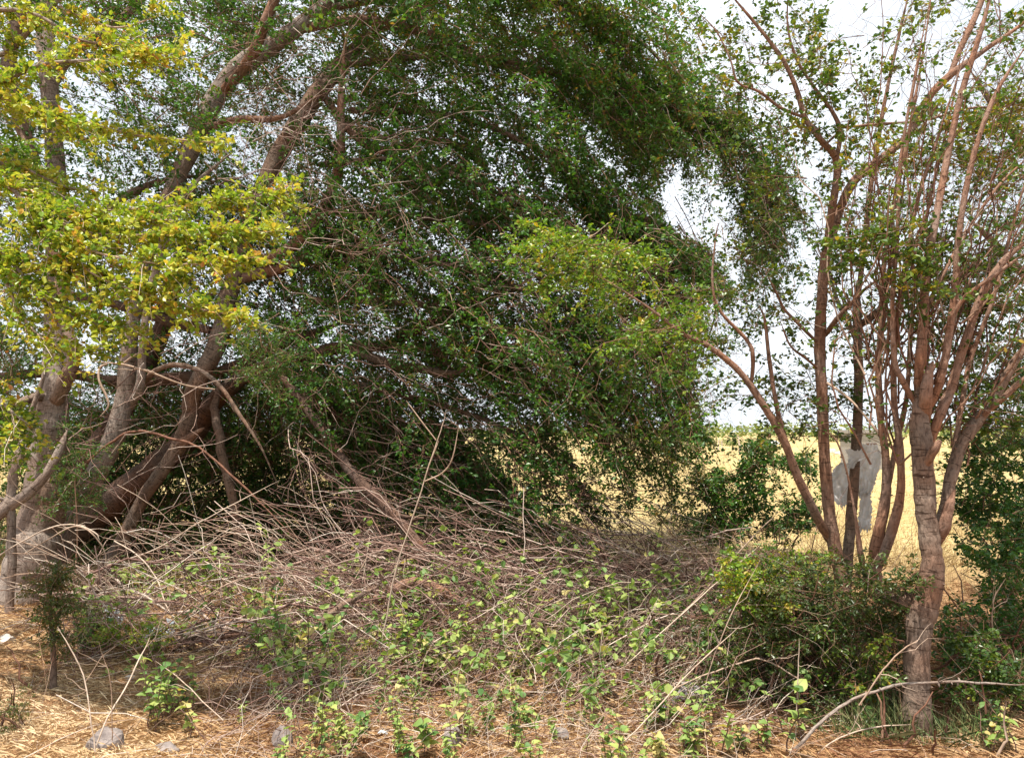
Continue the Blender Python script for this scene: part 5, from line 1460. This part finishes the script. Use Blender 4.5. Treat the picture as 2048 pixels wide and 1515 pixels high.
def scrap(name, label, px, py, wpx, hpx, mat, cat, seed, n=9):
    p = G(px, py)
    k = p[1] / F
    r = np.random.default_rng(seed)
    u, v = np.meshgrid(np.linspace(-1, 1, n), np.linspace(-1, 1, n))
    w = wpx * k * 0.55
    h = hpx * k
    edge = 1 + 0.18 * r.normal(size=(n, n))
    X_ = u * w * edge + 0.1 * w * r.normal(size=(n, n))
    Y_ = v * w * 0.5 * edge
    Z_ = h * (0.25 + 0.35 * (1 - u ** 2) + 0.25 * v + 0.22 * r.normal(size=(n, n)))
    Z_ = np.maximum(Z_, 0.004)
    gg = Geo()
    i = np.arange(n - 1)[:, None] * n + np.arange(n - 1)[None]
    gg.add(np.stack([X_, Y_, Z_], -1).reshape(-1, 3), np.stack([i, i + 1, i + n + 1, i + n], -1).reshape(-1, 4))
    o = gg.build(name, M[mat], None, None, False)
    o.location = tuple(p)
    md = o.modifiers.new('thickness', 'SOLIDIFY')
    md.thickness = 0.0015
    tag(o, label, cat)


scrap('plastic_scrap', 'crumpled bluish white plastic scrap right of the sapling, left one of two', 215, 1252, 44, 46, 'plastic_white', 'plastic scrap', 1)
scrap('plastic_scrap', 'flattened bluish white plastic scrap by the log, right one of two', 318, 1268, 46, 26, 'plastic_white', 'plastic scrap', 2)
scrap('cloth_rag', 'grey rag lying under the brush right of the middle', 1385, 1412, 60, 38, 'cloth_grey', 'rag', 3)
scrap('plastic_scrap', 'tiny blue plastic scrap beside the grey rag', 1325, 1425, 14, 12, 'plastic_blue', 'plastic scrap', 4, 5)
scrap('plastic_scrap', 'small pale blue scrap among the front weeds', 765, 1480, 16, 8, 'plastic_white', 'plastic scrap', 5, 5)
scrap('plastic_scrap', 'thin white scrap caught at the left foot of the brush', 690, 1372, 14, 22, 'plastic_white', 'plastic scrap', 6, 5)

# torn plastic sheet hanging on the grey stem
def sheet(rows, d0, n=22, m=30, fold=0.045, seed=0, ragged=6):
    r = np.random.default_rng(seed)
    rows = np.array(rows, float)
    v = np.linspace(rows[0, 0], rows[-1, 0], m)
    xl = np.interp(v, rows[:, 0], rows[:, 1])
    xr = np.interp(v, rows[:, 0], rows[:, 2])
    u = np.linspace(0, 1, n)
    px = xl[:, None] * (1 - u) + xr[:, None] * u
    ph = r.random(4) * 6
    px[:, 0] += 1.6 * r.normal(size=m)
    px[:, -1] += 1.6 * r.normal(size=m)
    py = v[:, None] + 0 * px
    py[-1] += ragged * r.normal(size=n)
    py[0] += 2 * r.normal(size=n)
    dd = d0 + fold * (np.sin(u[None] * 9 + ph[0] + v[:, None] * 0.05) + 0.5 * np.sin(u[None] * 19 + ph[1] - v[:, None] * 0.12) + 0.35 * np.sin(u[None] * 31 + ph[2] + v[:, None] * 0.21) + 0.3 * np.sin(v[:, None] * 0.33 + ph[3] + 6 * u[None])) * (0.4 + 0.6 * np.linspace(0, 1, m)[:, None]) + 0.0015 * r.normal(size=(m, n))
    gg = Geo()
    i = np.arange(m - 1)[:, None] * n + np.arange(n - 1)[None]
    return P(px, py, dd).reshape(-1, 3), np.stack([i, i + 1, i + n + 1, i + n], -1).reshape(-1, 4)


ps = thing('plastic_sheet', 'torn pale grey plastic sheet hanging on the grey stem before the field', 'plastic sheet', P(1712, 1000, 5.85))
for nm, rows, d0, sd in (('right_flap', [(888, 1716, 1752), (905, 1708, 1764), (925, 1712, 1762), (950, 1716, 1754), (975, 1716, 1748), (990, 1716, 1738)], 5.9, 1),
                         ('left_flap', [(925, 1680, 1704), (935, 1668, 1708), (955, 1658, 1710), (975, 1655, 1712), (990, 1662, 1712), (1000, 1668, 1712), (1012, 1676, 1712)], 5.88, 2),
                         ('tail', [(985, 1718, 1742), (1010, 1720, 1744), (1030, 1716, 1743), (1060, 1714, 1742)], 5.9, 3),
                         ('loop', [(900, 1692, 1724), (908, 1694, 1728), (916, 1697, 1728), (924, 1696, 1714), (936, 1696, 1706)], 5.64, 4)):
    gg = Geo()
    vv, qq = sheet(rows, d0, 26 if sd < 3 else 12, 30, 0.034 if sd != 4 else 0.012, sd, 5 if sd != 4 else 1)
    gg.add(vv, qq)
    gg.build(nm, M['plastic_grey'], ps, parent_origin(ps), True)

# ------------------------------------------------------------------ far things on the field
tk = thing('concrete_tank', 'small grey concrete tank on the field behind the torn plastic', 'tank', gbase(1726, 34))


def box(name, mat, parent, x0, x1, y0, y1, z0, z1, bev=0.02):
    bm = bmesh.new()
    bmesh.ops.create_cube(bm, size=1)
    for v in bm.verts:
        v.co = ((x0 + x1) / 2 + v.co.x * (x1 - x0), (y0 + y1) / 2 + v.co.y * (y1 - y0), (z0 + z1) / 2 + v.co.z * (z1 - z0))
    bmesh.ops.bevel(bm, geom=bm.edges[:], offset=bev, segments=2, affect='EDGES')
    me = bpy.data.meshes.new(name)
    bm.to_mesh(me)
    bm.free()
    me.materials.append(mat)
    o = bpy.data.objects.new(name, me)
    o.parent = parent
    C.objects.link(o)
    return o


box('wall', M['concrete'], tk, -0.72, 0.72, -0.7, 0.7, -0.1, 1.5)
box('roof_slab', M['concrete'], tk, -0.8, 0.8, -0.78, 0.78, 1.503, 1.66)
box('hatch', M['bark_dark'], tk, -0.2, 0.25, -0.74, -0.69, 0.5, 1.1, 0.008)


def far_bush(label, px, d, w, h, name='field_bush', mat='leaf_far', m=700, group='bushes across the field', ls=0.16):
    b = gbase(px, d)
    o = thing(name, label, 'bush', b, group)
    gl, gt = Geo(), Geo()
    c = rng.normal(size=(m, 3))
    c = unit(c) * rng.random((m, 1)) ** 0.4
    lob = rng.normal(size=(6, 3)) * [0.5, 0.5, 0.3]
    c = c * 0.55 + lob[rng.integers(0, 6, m)]
    c[:, 2] = np.abs(c[:, 2] + 0.2)
    pos = b + c * [w / 2, w / 3, h * 0.75]
    leaves(gl, pos, rng.normal(size=(m, 3)), UP + 0.8 * rng.normal(size=(m, 3)), rng.uniform(0.6, 1.2, m) * ls, 0.6, simple=True)
    k = 6
    st = curves(np.repeat(b[None], k, 0) - [0, 0, 0.05], UP + 0.5 * rng.normal(size=(k, 3)), np.full(k, h * 0.8), 5, 0, 0.05)
    tubes(gt, st, np.linspace(0.05, 0.015, 5)[None] * np.ones((k, 1)), 4)
    gl.build('foliage', M[mat], o, parent_origin(o), False, 'stuff')
    gt.build('stems', M['twig_red'], o, parent_origin(o), True)


far_bush('broad light green bush on the far side of the field, largest in the gap', 1432, 85, 4.6, 1.9, ls=0.2, m=1100)
far_bush('lower green bush touching the largest far bush on its right', 1466, 88, 3.0, 1.3)
far_bush('pale green bush left of the largest far bush', 1392, 90, 3.2, 2.4)
far_bush('thin taller bush rising behind the far bushes', 1398, 110, 3.4, 4.4, ls=0.22)
far_bush('small green bush left in the far gap, before the bush row', 1352, 70, 3.0, 1.4)
far_bush('green far bush seen between the forked stems at right', 1898, 75, 5.0, 2.8, ls=0.2, m=900)
far_bush('green far bush at the right edge over the dark shrub', 2010, 70, 6.0, 2.2, ls=0.2, m=900)
far_bush('low far bush seen left of the concrete tank', 1665, 120, 5.0, 1.6, ls=0.22)

g_ = Geo()
m = 16000
x = rng.uniform(-260, 260, m)
y = rng.uniform(190, 320, m)
hh = 1.6 + 2.6 * (np.sin(x * 0.13) * np.sin(x * 0.031 + 1) + 0.8) * (0.4 + rng.random(m) * 0.6)
pos = np.stack([x, y, np.maximum(0, hh * rng.random(m))], -1)
leaves(g_, pos, rng.normal(size=(m, 3)), UP + rng.normal(size=(m, 3)), rng.uniform(0.6, 1.6, m), 0.7, simple=True)
tag(g_.build('far_scrub', M['leaf_far'], None, None, False), 'distant line of scrub along the horizon', 'scrub', kind='stuff')

for k, (px, d, h, t, lab) in enumerate([(1436, 62, 1.1, 0.05, 'thin leaning fence post on the field, leftmost of the three'), (1443, 60, 0.9, 0.045, 'thin fence post close right of the leftmost post'), (1478, 56, 1.2, 0.07, 'pale fence post on the field, rightmost of the three')]):
    b = gbase(px, d)
    gg = Geo()
    pts = np.stack([b - [0, 0, 0.2], b + [0.02, 0, h * 0.5], b + [0.07 * (1 - k), 0, h]])
    tubes(gg, pts[None], np.array([[t, t * 0.95, t * 0.8]]), 7, caps=True, rn=[0.9])
    o = gg.build('fence_post', M['twig_pale'], None, b)
    o.location = tuple(b)
    tag(o, lab, 'post', 'posts on the field')

b = G(1545, 892)
gg = Geo()
n = 16
u, v = np.meshgrid(np.linspace(0, 2 * np.pi, n, endpoint=False), np.linspace(0, 1, 7))
rr = np.sin(np.pi * np.clip(v, 0.02, 0.98)) ** 0.5 * (1 + 0.12 * np.sin(3 * u + 4 * v) + 0.06 * rng.normal(size=u.shape))
pts = np.stack([(v - 0.5) * 1.5 + 0 * u, np.cos(u) * rr * 0.35, 0.30 + np.sin(u) * rr * 0.32], -1)
i = np.arange(6)[:, None] * n + np.arange(n)[None]
i2 = np.arange(6)[:, None] * n + (np.arange(n)[None] + 1) % n
gg.add(pts.reshape(-1, 3), np.stack([i, i2, i2 + n, i + n], -1).reshape(-1, 4))
o = gg.build('white_sack', M['plastic_white'], None)
o.location = tuple(b)
tag(o, 'white sack lying far out on the field between the side stems', 'sack')

for k, (px, py, w, h) in enumerate([(1662, 905, 26, 12), (1684, 908, 30, 9), (1700, 900, 16, 10)]):
    stone(['pale far boulder on the field left of the slim trunk gap', 'long low pale boulder on the field before the tank', 'small pale boulder on the field close to the grey stem'][k], px, py, w, h, 'rock_pale', 'boulders on the field', 20 + k)

# overhead wires and their poles
poles = []
for k, (px, lab) in enumerate([(560, 'wooden utility pole far left behind the canopy'), (1852, 'wooden utility pole far behind the forked tree')]):
    b = gbase(px, 70)
    o = thing('utility_pole', lab, 'utility pole', b)
    gg = Geo()
    pts = np.stack([b - [0, 0, 0.3], b + [0, 0, 5], b + [0, 0, 11.4]])
    tubes(gg, pts[None], np.array([[0.13, 0.12, 0.09]]), 9, caps=True)
    gg.build('pole', M['bark_grey'], o, b)
    for z in (10.9, 8.75):
        box('crossarm', M['bark_brown'], o, -0.06, 0.06, -0.7, 0.7, z - 0.12, z - 0.01, 0.01)
    poles.append(b)
for k, (z, dy, lab) in enumerate([(10.9, 0.5, 'uppermost overhead wire seen between the right stems'), (10.9, -0.5, 'second overhead wire, just below the uppermost'), (8.75, 0.5, 'third overhead wire down between the right stems'), (8.75, -0.5, 'lowest overhead wire between the right stems')]):
    t = np.linspace(0, 1, 25)[:, None]
    a, c = poles[0] + [0, dy, z], poles[1] + [0, dy, z]
    d = c - a
    t = np.linspace(-0.6, 1.6, 45)[:, None]
    pts = a + d * t
    fr = np.mod(t[:, 0], 1.0)
    pts[:, 2] -= 1.2 * fr * (1 - fr)
    gg = Geo()
    tubes(gg, pts[None], np.full((1, 45), 0.012), 4)
    o = gg.build('overhead_wire', M['bark_dark'], None, a)
    o.location = tuple(a)
    tag(o, lab, 'wire', 'overhead wires')
